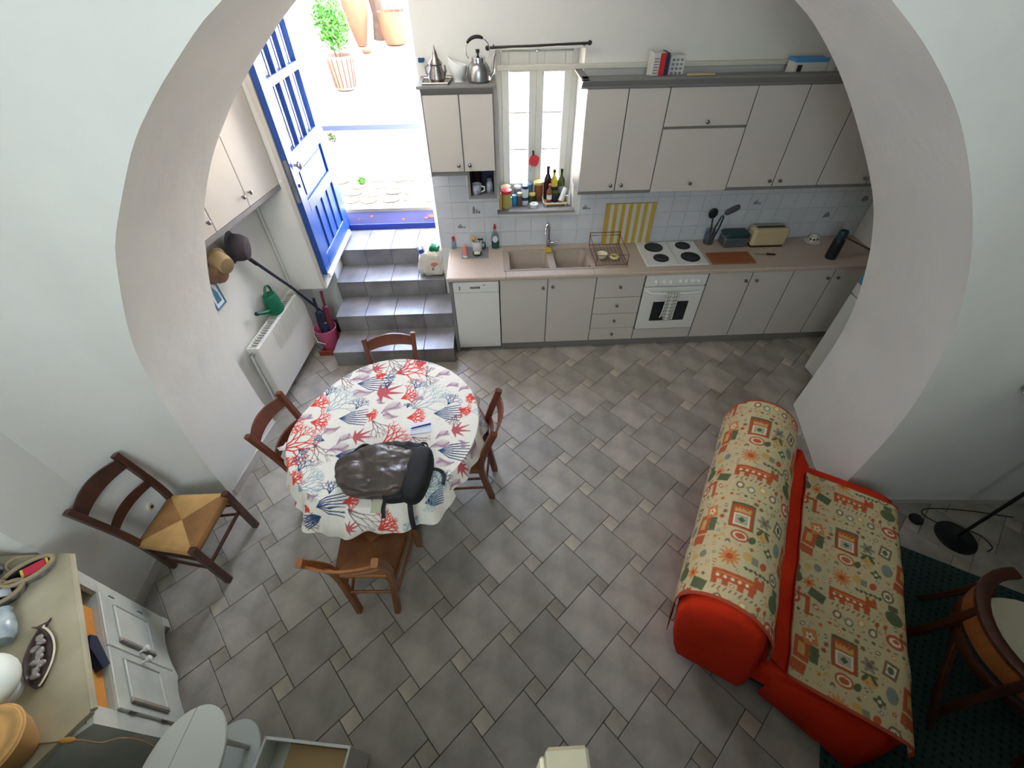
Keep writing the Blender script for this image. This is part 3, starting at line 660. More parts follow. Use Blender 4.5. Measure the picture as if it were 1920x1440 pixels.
# dish rack
t = thing('dish_rack', 'red-brown wire dish rack on the drainer', 'dish rack', (1.5, .3, .905)); m = MB(); z0, z1 = .912, 1.01
for z in (z0, z1):
    MB().tube([(1.36, .10, z), (1.655, .10, z), (1.655, .49, z), (1.36, .49, z)], .0035, 6, closed=True).build('rim_wire', 'wire_red', t)
for x, y in ((1.36, .10), (1.655, .10), (1.655, .49), (1.36, .49)): MB().cyl((x, y, .904), (x, y, z1+.03 if y > .3 else z1), .0035, n=6).build('post_wire', 'wire_red', t)
for k in range(8): x = 1.39+k*.034; MB().tube([(x, .10, z0+.004), (x, .49, z0+.004)], .002, 5).build('cross_wire', 'wire_red', t)
MB().tube([(1.36, .49, z1+.03), (1.655, .49, z1+.03)], .003, 6).build('back_wire', 'wire_red', t)
solo(MB().lathe([(.0, .004), (.025, .001), (.046, .03), (.052, .05), (.048, .05), (.042, .03), (.0, .012)], (1.432, .215, z0+.007), 22), 'small_bowl', 'cream_ceramic', 'small cream bowl standing in the dish rack', 'bowl', (1.432, .215, z0+.007))
solo(MB().tube([(1.552+.034*math.cos(a), .212+.034*math.sin(a), z0+.021) for a in [k*PI/9 for k in range(18)]], .0125, 8, closed=True), 'ring_mould', 'ivory', 'ivory ring-shaped piece beside the bowl in the dish rack', 'mould', (1.552, .212, z0+.007))
# striped board
t = thing('striped_tray', 'yellow and white striped tray leaning against the splashback', 'tray', (1.74, .5, Z))
mat('stripe_yellow', (196, 168, 72), .5); mat('stripe_white', (214, 206, 192), .5)
n = 13; x0, x1 = 1.497, 1.965; wv = (x1-x0)/n
Mt = Matrix.Translation((0, .521, Z)) @ Matrix.Rotation(-.035, 4, 'X')
for k in range(n): MB(Mt).box(x0+k*wv, x0+(k+1)*wv, 0, .008, .004, .395).build('stripe', 'stripe_yellow' if k % 2 == 0 else 'stripe_white', t, smooth=0)
ed = MB(Mt); ed.cbox(x0-.008, x0, -.002, .012, 0, .40, .002); ed.cbox(x1, x1+.006, -.002, .012, 0, .40, .002); ed.cbox(x0-.008, x1+.006, -.002, .012, .395, .402, .002); ed.cbox(x0-.008, x1+.006, -.002, .012, 0, .005, .002); ed.build('edge', 'brush_tan', t, smooth=0)
# utensils in a glass jar
t = thing('utensil_jar', 'clear glass utensil jar beside the hob', 'jar', (2.555, .475, Z)); MB().lathe([(.0, .004), (.046, 0), (.05, .006), (.052, .14), (.049, .14), (.047, .01), (.0, .008)], (2.555, .475, Z), 22).build('glass', 'clear_plastic', t)
t = thing('black_ladle', 'round black slotted spoon standing in the glass jar', 'spoon', (2.55, .475, Z+.01)); MB().tube([(2.56, .47, Z+.012), (2.548, .478, Z+.16), (2.535, .485, Z+.25)], .006, 8).build('handle', 'black_plastic', t); MB().sup((2.525, .487, Z+.30), (.045, .012, .05), nu=10, nv=18).build('head', 'black_plastic', t)
t = thing('black_tongs', 'black looped kitchen tongs in the glass jar', 'tongs', (2.58, .475, Z+.01)); MB().tube([(2.565, .46, Z+.012), (2.585, .478, Z+.16), (2.615, .486, Z+.265), (2.632, .488, Z+.275), (2.64, .487, Z+.26), (2.625, .48, Z+.14), (2.59, .478, Z+.012)], .006, 8).build('arms', 'black_plastic', t)
t = thing('pan_lid_hook', 'grey oval trivet hanging on the splashback tiles', 'trivet', (2.72, .545, 1.22)); m = MB(Matrix.Translation((2.73, .540, 1.205)) @ Matrix.Rotation(-.5, 4, 'Y')); m.sup((0, 0, 0), (.075, .007, .034), .6, 1, 8, 22); m.build('plate', 'tin_grey', t)
t = thing('bread_tin', 'low dark grey lidded tin between the jar and the toaster', 'tin', (2.79, .43, Z))
MB().cbox(2.665, 2.905, .36, .50, Z, Z+.10, .015).build('box', 'tin_grey', t, smooth=0); MB().cbox(2.66, 2.91, .355, .505, Z+.10, Z+.14, .018).build('lid', 'teal_dark', t, smooth=0)
t = thing('toaster', 'cream long-slot toaster on the right of the worktop', 'toaster', (3.1, .42, Z))
MB().cbox(2.925, 3.275, .345, .49, Z+.008, Z+.185, .025).build('body', 'toaster_cream', t, smooth=0)
MB().cbox(2.965, 3.235, .395, .435, Z+.178, Z+.187, .001).build('slot', 'black_plastic', t, smooth=0)
MB().cbox(2.94, 3.26, .36, .475, Z, Z+.009, .002).build('foot', 'black_plastic', t, smooth=0); MB().cbox(3.274, 3.292, .40, .43, Z+.10, Z+.12, .003).build('lever', 'black_plastic', t, smooth=0)
t = thing('cup_saucer', 'white saucer on the worktop near the corner', 'saucer', (3.595, .43, Z)); MB().lathe([(.0, .003), (.03, 0), (.075, .012), (.074, .014), (.03, .005), (.0, .006)], (3.595, .43, Z), 26).build('plate', 'cup_white', t)
t = thing('coffee_cup', 'white espresso cup with dark painted marks on the saucer', 'cup', (3.595, .43, Z+.006)); MB().lathe([(.0, .002), (.022, 0), (.035, .03), (.039, .06), (.036, .06), (.032, .03), (.0, .01)], (3.595, .43, Z+.006), 22).build('bowl', 'cup_white', t)
MB().tube([(3.632, .43, Z+.055), (3.655, .43, Z+.05), (3.652, .43, Z+.03), (3.63, .43, Z+.022)], .005, 7).build('handle', 'cup_white', t)
for a in (3.6, 4.4, 5.4): MB().sup((3.595+.036*math.cos(a), .43+.036*math.sin(a), Z+.042), (.012, .006, .012), nu=6, nv=10).build('painted_mark', 'cup_dark', t)
t = thing('thermos_flask', 'dark upright thermos flask at the right end of the worktop', 'flask', (3.61, .12, Z)); MB().lathe([(.0, .001), (.046, 0), (.049, .01), (.049, .17), (.042, .195), (.038, .20)], (3.61, .12, Z), 22).build('body', 'black_plastic', t); MB().lathe([(.039, .20), (.04, .205), (.04, .262), (.034, .272), (.0, .273)], (3.61, .12, Z), 22).build('cup_lid', 'teal_dark', t)
solo(MB().cbox(2.455, 2.87, .062, .262, Z, Z+.016, .004), 'chopping_board', 'board_wood', 'reddish wooden chopping board right of the hob', 'chopping board', (2.66, .16, Z), smooth=0)
t = thing('kitchen_knife', 'kitchen knife lying on the worktop beside the chopping board', 'knife', (3.0, .21, Z)); m = MB(Matrix.Translation((2.93, .232, Z+.001)) @ Matrix.Rotation(-.18, 4, 'Z')); m.prism([(0, 0, 0), (.11, -.006, 0), (.11, .012, 0), (.03, .012, 0)], (0, 0, .002)); m.build('blade', 'steel', t, smooth=0); m = MB(Matrix.Translation((2.93, .232, Z)) @ Matrix.Rotation(-.18, 4, 'Z')); m.cbox(.108, .19, -.006, .013, 0, .014, .004); m.build('grip', 'cup_dark', t, smooth=0)
solo(MB().tube([(3.97, .53, Z+.03), (3.98, .50, Z+.006), (4.02, .40, Z+.006), (4.06, .27, Z+.006), (4.085, .18, Z+.006)], .005, 7), 'power_cable', 'black_plastic', 'black cable trailing over the corner of the worktop', 'cable', (4.0, .4, Z))
t = thing('tea_towel', 'grey checked tea towel hanging from the oven handle', 'towel', (2.1, -.08, .5), None)
def towel():
    nu, nv = 46, 60; V = []; C = []
    for i in range(nv):
        s = i/(nv-1)
        for k in range(nu):
            u = k/(nu-1)
            if s < .12: a = s/.12*PI; y = -.07-.0135*math.cos(a)*-1 if False else -.07+.0135*math.cos(a); z = .683+.0135*math.sin(a)
            else: y = -.0835-.004*(s-.12); z = .683-(s-.12)*.33
            x = 2.03+u*.125+(-.035*max(0, s-.3)*(1-u) if True else 0)+.006*math.sin(u*9+s*3)*s
            y -= .008*s*(1+math.sin(u*11+1))
            if s > .8 and u < .32: z += (s-.8)*.2
            V.append((x, y, z)); q = (int(u*9) % 2)+(int(s*17) % 2); b = (.72, .5, .33)[q]; C.append((b, b*.97, b*.9))
    F = [(i*nu+k, i*nu+k+1, (i+1)*nu+k+1, (i+1)*nu+k) for i in range(nv-1) for k in range(nu-1)]
    return V, F, C
def colour_mesh(name, V, F, C, m, parent, smooth=60):
    b = MB(); b.v = V; b.f = F; o = b.build(name, m, parent, smooth=smooth, fix=False); me = o.data
    ca = me.color_attributes.new('Col', 'FLOAT_COLOR', 'POINT'); arr = np.ones((len(V), 4), np.float32); arr[:, :3] = np.array(C, np.float32); ca.data.foreach_set('color', arr.ravel()); return o
mat('printed_cloth', (200, 200, 200), .85, attr='Col', noise=(40, .08), spec=.2)
V, F, C = towel(); o = colour_mesh('cloth', V, F, C, 'printed_cloth', t); sm = o.modifiers.new('thickness', 'SOLIDIFY'); sm.thickness = .003

# ------------------------------------------------------------------ window sill things
Zs = 1.27
mat('red_lid', (206, 62, 70), .4); mat('pasta', (184, 172, 96), .8); mat('blue_lid', (44, 132, 190), .4); mat('salt_white', (222, 226, 232), .4); mat('navy', (28, 64, 116), .4)
mat('honey', (140, 84, 48), .3); mat('lid_tan', (206, 180, 122), .5); mat('lid_yellow', (206, 190, 116), .5); mat('lid_teal', (74, 110, 128), .4); mat('wine', (42, 22, 20), .12); mat('oil', (196, 176, 60), .12); mat('olive_green', (74, 84, 40), .15); mat('spice_brown', (104, 80, 66), .6); mat('dark_label', (40, 38, 48), .6)
def jar(label, loc, r, h, m, lid, lh=.018, lr=None, group='jars on the kitchen window sill', extra=()):
    t = thing('storage_jar', label, 'jar', loc, group); MB().lathe([(.0, .002), (r*.9, 0), (r, .006), (r, h*.86), (r*.86, h*.95), (r*.86, h)], loc, 18).build('glass', m, t)
    lr = lr or r*1.02; MB().lathe([(lr, h-.004), (lr, h+lh-.003), (lr*.9, h+lh), (.0, h+lh)], loc, 18).build('lid', lid, t)
    for nm, pr, mm in extra: MB().lathe(pr, loc, 18).build(nm, mm, t)
    return t
jar('tall storage jar with bright red lid and pasta inside', (.545, .60, Zs), .044, .14, 'pasta', 'red_lid', .025, .05)
jar('brown jar with tan lid behind the red-lidded jar', (.545, .72, Zs), .045, .135, 'spice_brown', 'lid_tan', .02)
jar('small bright blue jar next to the red-lidded jar', (.625, .645, Zs), .026, .075, 'blue_lid', 'blue_lid', .02)
jar('slim spice jar with pale top beside the blue jar', (.672, .635, Zs), .024, .10, 'spice_brown', 'lid_tan', .02)
jar('jar with white lid behind the spice jar', (.655, .725, Zs), .032, .135, 'tray_grey', 'white_plastic', .015)
jar('tall white salt container with navy label', (.724, .655, Zs), .032, .155, 'salt_white', 'navy', .022, .028, extra=[('label_band', [(.0325, .045), (.0325, .075)], 'navy')])
jar('wide jar with teal lid behind the salt container', (.755, .755, Zs), .046, .14, 'lid_teal', 'lid_teal', .02)
jar('low jar with yellow lid between salt and honey', (.795, .70, Zs), .033, .075, 'olive_green', 'lid_yellow', .014)
jar('tall honey-brown jar with pale yellow lid', (.862, .755, Zs), .04, .155, 'honey', 'lid_yellow', .022, .048)
solo(MB().lathe([(.018, .001), (.04, 0), (.042, .008), (.042, .03), (.038, .034), (.02, .034), (.018, .03), (.018, .001)], (.805, .592, Zs), 24, caps=False), 'tape_roll', 'white_plastic', 'white ring-shaped roll lying at the front of the sill', 'roll', (.805, .592, Zs))
t = thing('sill_tray', 'white wire-rimmed tray carrying the oil bottles', 'tray', (1.01, .69, Zs)); MB().cbox(.905, 1.13, .585, .80, Zs+.012, Zs+.018, .002).build('base', 'brush_tan', t, smooth=0)
MB().tube([(.90, .60, Zs+.03), (.915, .585, Zs+.03), (1.115, .585, Zs+.03), (1.132, .60, Zs+.03), (1.132, .79, Zs+.03), (1.115, .805, Zs+.03), (.915, .805, Zs+.03), (.90, .79, Zs+.03)], .006, 8, closed=True).build('rim', 'white_plastic', t)
for x, y in ((.92, .59), (1.11, .59), (.92, .80), (1.11, .80)): MB().cyl((x, y, Zs), (x, y, Zs+.03), .005, n=7).build('leg', 'white_plastic', t)
Zt = Zs+.018
def wine(name, label, loc, r, h, m, capm, lab=None):
    t = thing(name, label, 'bottle', loc, 'bottles on the sill tray'); MB().lathe([(.0, .003), (r*.9, 0), (r, .008), (r, h*.6), (r*.7, h*.7), (r*.4, h*.78), (r*.36, h*.9), (r*.36, h*.93)], loc, 18).build('body', m, t)
    MB().lathe([(r*.44, h*.9), (r*.44, h), (.0, h+.002)], loc, 14).build('cap', capm, t)
    if lab: MB().lathe([(r*1.02, h*.2), (r*1.02, h*.45)], loc, 18, caps=False).build('paper_label', lab, t)
wine('wine_bottle', 'tall dark wine bottle at the back left of the tray', (.945, .735, Zt), .036, .30, 'wine', 'iron_dark')
wine('oil_bottle', 'bright yellow oil bottle in the middle of the tray', (1.005, .735, Zt), .036, .27, 'oil', 'black_plastic', 'dark_label')
wine('olive_oil_bottle', 'green olive oil bottle at the right of the tray', (1.075, .755, Zt), .036, .26, 'olive_green', 'black_plastic', 'tray_grey')
wine('vinegar_bottle', 'short brown bottle with white label at the front of the tray', (.955, .645, Zt), .026, .17, 'honey', 'red_lid', 'salt_white')
jar('dark squat jar in front of the yellow oil', (1.015, .66, Zt), .034, .085, 'dark_label', 'olive_green', .012, group='jars on the sill tray')
t = thing('napkin_roll', 'rolled white napkin leaning on the tray rim', 'napkin', (1.09, .645, Zt)); MB().tube([(1.062, .62, Zt+.018), (1.09, .648, Zt+.075), (1.108, .668, Zt+.125)], [.027, .024, .02], 14).build('roll', 'white_plastic', t)
t = thing('white_sprig', 'spiky white ornament at the right edge of the sill', 'ornament', (1.148, .62, Zs)); m = MB()
for k in range(14): a = k*2.4; m.tube([(1.145, .63, Zs+.02+k*.006), (1.145+.028*math.cos(a)*.6, .63+.028*math.sin(a), Zs+.05+k*.008)], [.005, .0015], 5)
m.lathe([(.0, 0), (.016, .001), (.012, .03), (.004, .09)], (1.145, .63, Zs), 10); m.build('sprigs', 'white_plastic', t)
t = thing('suncatcher', 'red round suncatcher hanging on the window', 'suncatcher', (.81, .80, 1.6)); m = MB(Matrix.Translation((.815, .803, 1.615)) @ Matrix.Rotation(.3, 4, 'Y')); m.sup((0, 0, 0), (.046, .006, .05), .7, 1, 8, 22); m.build('disc', 'red_lid', t)
MB().cyl((.808, .803, 1.66), (.805, .805, 1.70), .009, n=8).build('hanger', 'iron_dark', t); MB().cyl((.80, .803, 1.565), (.775, .803, 1.52), .005, n=6).build('tail', 'steel', t)
t = thing('striped_packet', 'striped paper packet standing at the left edge of the sill', 'packet', (.492, .56, Zs)); MB().cbox(.484, .50, .53, .60, Zs, Zs+.15, .003).build('sleeve', 'brush_tan', t, smooth=0)

# ------------------------------------------------------------------ mugs in the cubby and pots on the cabinets
mat('delft', (214, 216, 226), .3, noise=(22, .5), rgb2=(70, 76, 120))
t = thing('patterned_mug', 'blue and white patterned mug in the open cubby', 'mug', (.285, .31, 1.52)); MB().lathe([(.0, .002), (.03, 0), (.038, .02), (.042, .085), (.038, .085), (.034, .02), (.0, .01)], (.285, .31, 1.52), 20).build('cup', 'delft', t); MB().tube([(.322, .30, 1.59), (.35, .295, 1.585), (.35, .295, 1.555), (.322, .30, 1.54)], .006, 8).build('handle', 'white_plastic', t)
t = thing('dark_tumbler', 'dark glass tumbler behind the patterned mug', 'tumbler', (.285, .43, 1.52)); MB().lathe([(.0, .002), (.034, 0), (.042, .16), (.039, .16), (.031, .012), (.0, .01)], (.285, .43, 1.52), 18).build('glass', 'wine', t)
t = thing('spice_pot', 'small pale lidded pot at the right of the cubby', 'pot', (.395, .36, 1.52)); MB().lathe([(.0, .002), (.028, 0), (.03, .06), (.024, .09), (.0, .092)], (.395, .36, 1.52), 18).build('pot', 'delft', t); MB().lathe([(.02, .09), (.022, .11), (.0, .115)], (.395, .36, 1.52), 14).build('lid', 'tray_grey', t)
Zc = 2.335
t = thing('metal_tray', 'pewter square tray under the small teapot', 'tray', (.045, .30, Zc)); m = MB(); m.prism([(-.055, .21, Zc), (.13, .21, Zc), (.15, .40, Zc), (-.06, .40, Zc)], (0, 0, .008)); m.build('base', 'pewter', t, smooth=0)
for a, b in (((-.055, .21), (.13, .21)), ((.13, .21), (.15, .4)), ((.15, .4), (-.06, .4)), ((-.06, .4), (-.055, .21))): MB().tube([(*a, Zc+.012), (*b, Zc+.012)], .006, 6).build('rim', 'pewter', t)
t = thing('pewter_teapot', 'small pewter teapot with pointed lid above the left cabinet', 'teapot', (.05, .30, Zc+.008)); L0 = (.05, .30, Zc+.008)
MB().lathe([(.0, .002), (.05, 0), (.062, .02), (.058, .05), (.044, .085), (.044, .10), (.05, .108)], L0, 20).build('body', 'pewter', t); MB().lathe([(.051, .107), (.045, .115), (.024, .14), (.018, .165), (.012, .18), (.006, .195), (.0, .215)], L0, 18).build('lid', 'pewter', t)
MB().tube([(.10, .30, Zc+.035), (.117, .30, Zc+.07), (.113, .30, Zc+.105)], [.01, .008, .006], 8).build('spout', 'pewter', t); MB().tube([(.0, .30, Zc+.11), (-.025, .30, Zc+.095), (-.022, .30, Zc+.06), (-.008, .30, Zc+.045)], .006, 7).build('handle', 'pewter', t)
t = thing('cut_out_jug', 'white curved bowl jug between the teapot and the kettle', 'jug', (.205, .33, Zc)); m = MB(); rows = []
for i in range(15):
    a = i/14; r = .028+.042*math.sin(min(1, a*1.15)*PI*.55); z = a*.11
    rows.append([(.205+r*math.cos(b)*(1-.05), .33+r*math.sin(b)*.75, Zc+z*(1+.35*(math.cos(b)*-1 if math.cos(b) < 0 else -.35*math.cos(b))*a)) for b in [k*PI/12 for k in range(24)]])
m.grid(rows, True); m.f.append(tuple(range(23, -1, -1))); o = m.build('bowl', 'white_plastic', t, fix=True); o.modifiers.new('thickness', 'SOLIDIFY').thickness = .004
MB().lathe([(.0, .0), (.035, .0), (.034, .004), (.0, .004)], (.205, .33, Zc), 16).build('foot', 'white_plastic', t)
t = thing('kettle', 'polished steel stove kettle with black grip on top of the left cabinet', 'kettle', (.355, .31, Zc)); L0 = (.355, .31, Zc)
MB().lathe([(.0, .003), (.076, 0), (.085, .012), (.085, .05), (.078, .085), (.062, .11), (.05, .118)], L0, 26).build('body', 'steel', t)
MB().lathe([(.052, .117), (.05, .13), (.048, .146), (.03, .152), (.0, .154)], L0, 22).build('lid', 'chrome', t); MB().lathe([(.006, .153), (.008, .165), (.014, .172), (.014, .19), (.0, .192)], L0, 12).build('lid_knob', 'black_plastic', t)
MB().tube([(.43, .305, Zc+.035), (.455, .30, Zc+.06), (.462, .30, Zc+.10), (.468, .30, Zc+.145), (.478, .30, Zc+.165)], [.02, .016, .011, .009, .008], 10).build('spout', 'steel', t)
hp = [(.355+.085*math.cos(a), .31, Zc+.185+.075*math.sin(a)) for a in [PI*(-.22+1.44*k/18) for k in range(19)]]
MB().tube(hp, .0035, 7).build('bail', 'chrome', t); MB().tube(hp[7:14], [.008, .0105, .011, .011, .011, .0105, .008], 10).build('grip', 'black_plastic', t)
t = thing('gas_valve', 'small blue-handled valve on the wall beside the teapot', 'valve', (-.06, .53, 2.44)); MB().cyl((-.06, .553, 2.44), (-.06, .50, 2.44), .008, n=8).build('stem', 'iron_dark', t); MB().cbox(-.095, -.055, .488, .502, 2.425, 2.455, .004).build('lever', 'navy', t, smooth=0)
mat('carton_white', (206, 204, 198), .6); mat('carton_red', (190, 42, 42), .5); mat('carton_navy', (44, 40, 62), .5); mat('carton_blue', (72, 148, 206), .5); mat('print_grey', (130, 130, 134), .6)
Zu = 2.36
t = thing('tall_carton', 'red, white and dark printed carton on the right wall cabinets', 'box', (1.66, .30, Zu-.05), 'cartons on the cabinets')
MB().cbox(1.60, 1.715, .24, .36, 2.311, 2.49, .002).build('box', 'carton_white', t, smooth=0); MB().box(1.65, 1.69, .2375, .24, 2.311, 2.49).build('red_band', 'carton_red', t, smooth=0); MB().box(1.69, 1.7155, .2375, .36, 2.311, 2.4905).build('dark_band', 'carton_navy', t, smooth=0)
for k in range(6): MB().box(1.61, 1.645, .2382, .24, 2.37+k*.017, 2.377+k*.017).build('print_line', 'print_grey', t, smooth=0)
t = thing('grey_carton', 'pale grey printed carton right behind the red carton', 'box', (1.80, .32, Zu-.05), 'cartons on the cabinets'); MB().cbox(1.735, 1.845, .27, .38, 2.311, 2.47, .002).build('box', 'carton_white', t, smooth=0)
for k in range(4):
    for q in range(3): MB().box(1.75+q*.03, 1.768+q*.03, .2685, .27, 2.36+k*.026, 2.374+k*.026).build('print_mark', 'print_grey', t, smooth=0)
solo(MB().cbox(1.86, 2.06, .20, .225, 2.361, 2.371, .002), 'wooden_stick', 'lid_tan', 'thin wooden stick lying on the cornice', 'ruler', (1.96, .21, 2.361), smooth=0)  # plain flat stick without markings
t = thing('long_carton', 'long white carton with blue top lying on the right cabinets', 'box', (2.78, .32, 2.31), 'cartons on the cabinets'); MB().cbox(2.66, 2.90, .26, .37, 2.311, 2.435, .002).build('box', 'carton_white', t, smooth=0); MB().box(2.659, 2.901, .258, .372, 2.415, 2.4365).build('blue_edge', 'carton_blue', t, smooth=0)
MB().box(2.68, 2.715, .258, .26, 2.36, 2.40).build('picture_mark', 'cup_dark', t, smooth=0); MB().cbox(2.90, 2.955, .25, .254, 2.35, 2.435, .001).build('open_flap', 'carton_white', t, smooth=0)
t = thing('crumpled_carton', 'torn grey-white packet beside the long carton', 'box', (3.02, .32, 2.31), 'cartons on the cabinets'); m = MB(Matrix.Translation((3.03, .32, 2.311)) @ Matrix.Rotation(.3, 4, 'Z')); m.prism([(-.07, -.05, 0), (.08, -.06, 0), (.085, .05, 0), (-.06, .06, 0)], (.012, 0, .09)); m.build('box', 'carton_white', t, smooth=0); MB().cbox(3.0, 3.07, .215, .22, 2.33, 2.37, .001).build('flap', 'carton_white', t, smooth=0)

# ------------------------------------------------------------------ chairs with rush seats
def smooth_path(P, n=5):
    P = [Vector(p) for p in P]; out = []
    for i in range(len(P)-1):
        a = P[max(i-1, 0)]; b = P[i]; c = P[i+1]; d = P[min(i+2, len(P)-1)]
        for k in range(n):
            t = k/n; out.append(.5*((2*b)+(c-a)*t+(2*a-5*b+4*c-d)*t*t+(3*b-a-3*c+d)*t**3))
    return out+[P[-1]]
def bar(path, w, h, side=Vector((0, 1, 0))):          # rectangular bar swept along a path; w along side, h across
    m = MB(); rows = []; P = [Vector(p) for p in path]
    for i, p in enumerate(P):
        t = (P[min(i+1, len(P)-1)]-P[max(i-1, 0)]).normalized(); s = (side-t*side.dot(t)).normalized(); u = t.cross(s)
        ww = w[i] if isinstance(w, list) else w; hh = h[i] if isinstance(h, list) else h; c = .28
        rows.append([p+s*a*ww/2+u*b*hh/2 for a, b in ((1, 1-c), (1-c, 1), (-1+c, 1), (-1, 1-c), (-1, -1+c), (-1+c, -1), (1-c, -1), (1, -1+c))])
    m.grid(rows, True); n = 8; L = len(m.v); m.f.append(tuple(range(n-1, -1, -1))); m.f.append(tuple(L-n+k for k in range(n))); return m
def make_chair(label, loc, rz, wood, ra, rb):
    t = thing('rush_chair', label, 'chair', loc, 'rush-seated dining chairs', local=True, rz=rz)
    for s in (1, -1):
        bar(smooth_path([(-.245, .125*s, 0), (-.215, .14*s, .2), (-.19, .16*s, .44), (-.215, .172*s, .62), (-.30, .19*s, .885)]), .036, .046, Vector((0, 1, 0))).build('back_leg', wood, t)
        bar([(.195, .2*s, 0), (.19, .198*s, .2), (.185, .195*s, .468)], .042, .042).build('front_leg', wood, t)
        for z in (.17, .29): MB().cyl((-.215, .14*s, z), (.19, .198*s, z+.02), .010, n=8).build('side_stretcher', wood, t)
        MB().cyl((-.19, .16*s, .435), (.185, .195*s, .435), .014, n=8).build('seat_rail', wood, t)
    MB().cyl((.19, -.198, .25), (.19, .198, .25), .012, n=8).build('front_stretcher', wood, t); MB().cyl((-.212, -.14, .24), (-.212, .14, .24), .010, n=8).build('back_stretcher', wood, t)
    MB().cyl((.185, -.195, .435), (.185, .195, .435), .014, n=8).build('seat_rail', wood, t); MB().cyl((-.19, -.16, .435), (-.19, .16, .435), .014, n=8).build('seat_rail', wood, t)
    # bowed slats with an arched top edge
    for z0, z1, hm, xb, yw in ((.775, .845, .028, -.276, .183), (.60, .642, .014, -.214, .171)):
        m = MB(); rows = []; N = 16
        for k in range(N+1):
            u = -1+2*k/N; y = u*yw; bow = -.032*(1-u*u); lean = lambda z: xb-(z-z0)*.32
            zt = z1+hm*(1-u*u); zb = z0+hm*.35*(1-u*u)
            rows.append([(lean(zt)+bow-.007, y, zt), (lean(zt)+bow+.007, y, zt), (lean(zb)+bow+.007, y, zb), (lean(zb)+bow-.007, y, zb)])
        m.grid(rows, True); m.f.append((0, 1, 2, 3)); L = len(m.v); m.f.append((L-1, L-2, L-3, L-4)); m.build('slat', wood, t)
    # woven seat: four triangular fields meeting in the middle, slightly domed
    cor = [(-.185, -.17), (.19, -.205), (.19, .205), (-.185, .17)]; mid = Vector((.0, 0))
    for k in range(4):
        a, b = Vector(cor[k]), Vector(cor[(k+1) % 4]); m = MB(); N = 10; rows = []
        for i in range(N+1):
            r = i/N; row = []
            for j in range(N+1):
                p = mid.lerp(a.lerp(b, j/N), r); row.append((p.x, p.y, .466+.010*(1-abs(2*j/N-1))*r*(1-r)*3-.012*max(0, r-.8)/.2-.006*(1-r)))
            rows.append(row)
        m.grid(rows); e = [(a.lerp(b, j/N)) for j in range(N+1)]; n = (a+b).normalized()
        m.grid([[(p.x, p.y, .454) for p in e], [(p.x+n.x*.009, p.y+n.y*.009, .440) for p in e], [(p.x+n.x*.012, p.y+n.y*.012, .424) for p in e], [(p.x+n.x*.004, p.y+n.y*.004, .404) for p in e], [(p.x-n.x*.014, p.y-n.y*.014, .396) for p in e]])
        m.build('rush_field', ra if k % 2 == 0 else rb, t, fix=True)
    return t
make_chair('dark wooden chair with golden rush seat standing against the left wall', (-1.66, -2.085, 0), math.radians(-5.5), 'wood_dark', 'rush', 'rush_y')
make_chair('honey-brown wooden chair with brown rush seat pulled out at the near side of the table', (-.412, -2.30, 0), math.radians(87.5), 'wood_honey', 'rush_brown', 'rush_brown_y')
make_chair('brown wooden chair tucked in at the right of the round table', (.095, -1.605, 0), math.radians(174), 'wood_chair', 'rush_brown', 'rush_brown_y')
make_chair('brown wooden chair at the left of the table by the radiator', (-.85, -1.63, 0), math.radians(-10.5), 'wood_chair', 'rush_brown', 'rush_brown_y')
make_chair('brown wooden chair behind the table in front of the steps', (-.394, -1.10, 0), math.radians(-80.4), 'wood_chair', 'rush_brown', 'rush_brown_y')

# ------------------------------------------------------------------ round table and printed cloth
TC = Vector((-.38, -1.58)); TZ = .752
def RIM(a):
    d = (math.degrees(a)-151+180) % 360-180; return .645-.07*math.exp(-(d/36)**2)
t = thing('round_table', 'round dark wooden dining table hidden under the coral cloth', 'table', (TC.x, TC.y, 0))
m = MB(); n = 48; m.prism([(TC.x+(RIM(2*PI*k/n)-.006)*math.cos(2*PI*k/n), TC.y+(RIM(2*PI*k/n)-.006)*math.sin(2*PI*k/n), .722) for k in range(n)], (0, 0, .026)); m.build('tabletop', 'wood_dark', t, smooth=0)
MB().lathe([(.40, .655), (.40, .721), (.38, .721), (.38, .655), (.40, .655)], (TC.x, TC.y, 0), 32, caps=False).build('apron', 'wood_dark', t)
for a in (40, 130, 220, 310):
    c = Vector((TC.x+.385*math.cos(math.radians(a)), TC.y+.385*math.sin(math.radians(a)))); MB().lathe([(.0, 0), (.018, 0), (.024, .03), (.02, .10), (.028, .40), (.034, .58), (.036, .721)], (c.x, c.y, 0), 14).build('leg', 'wood_dark', t)
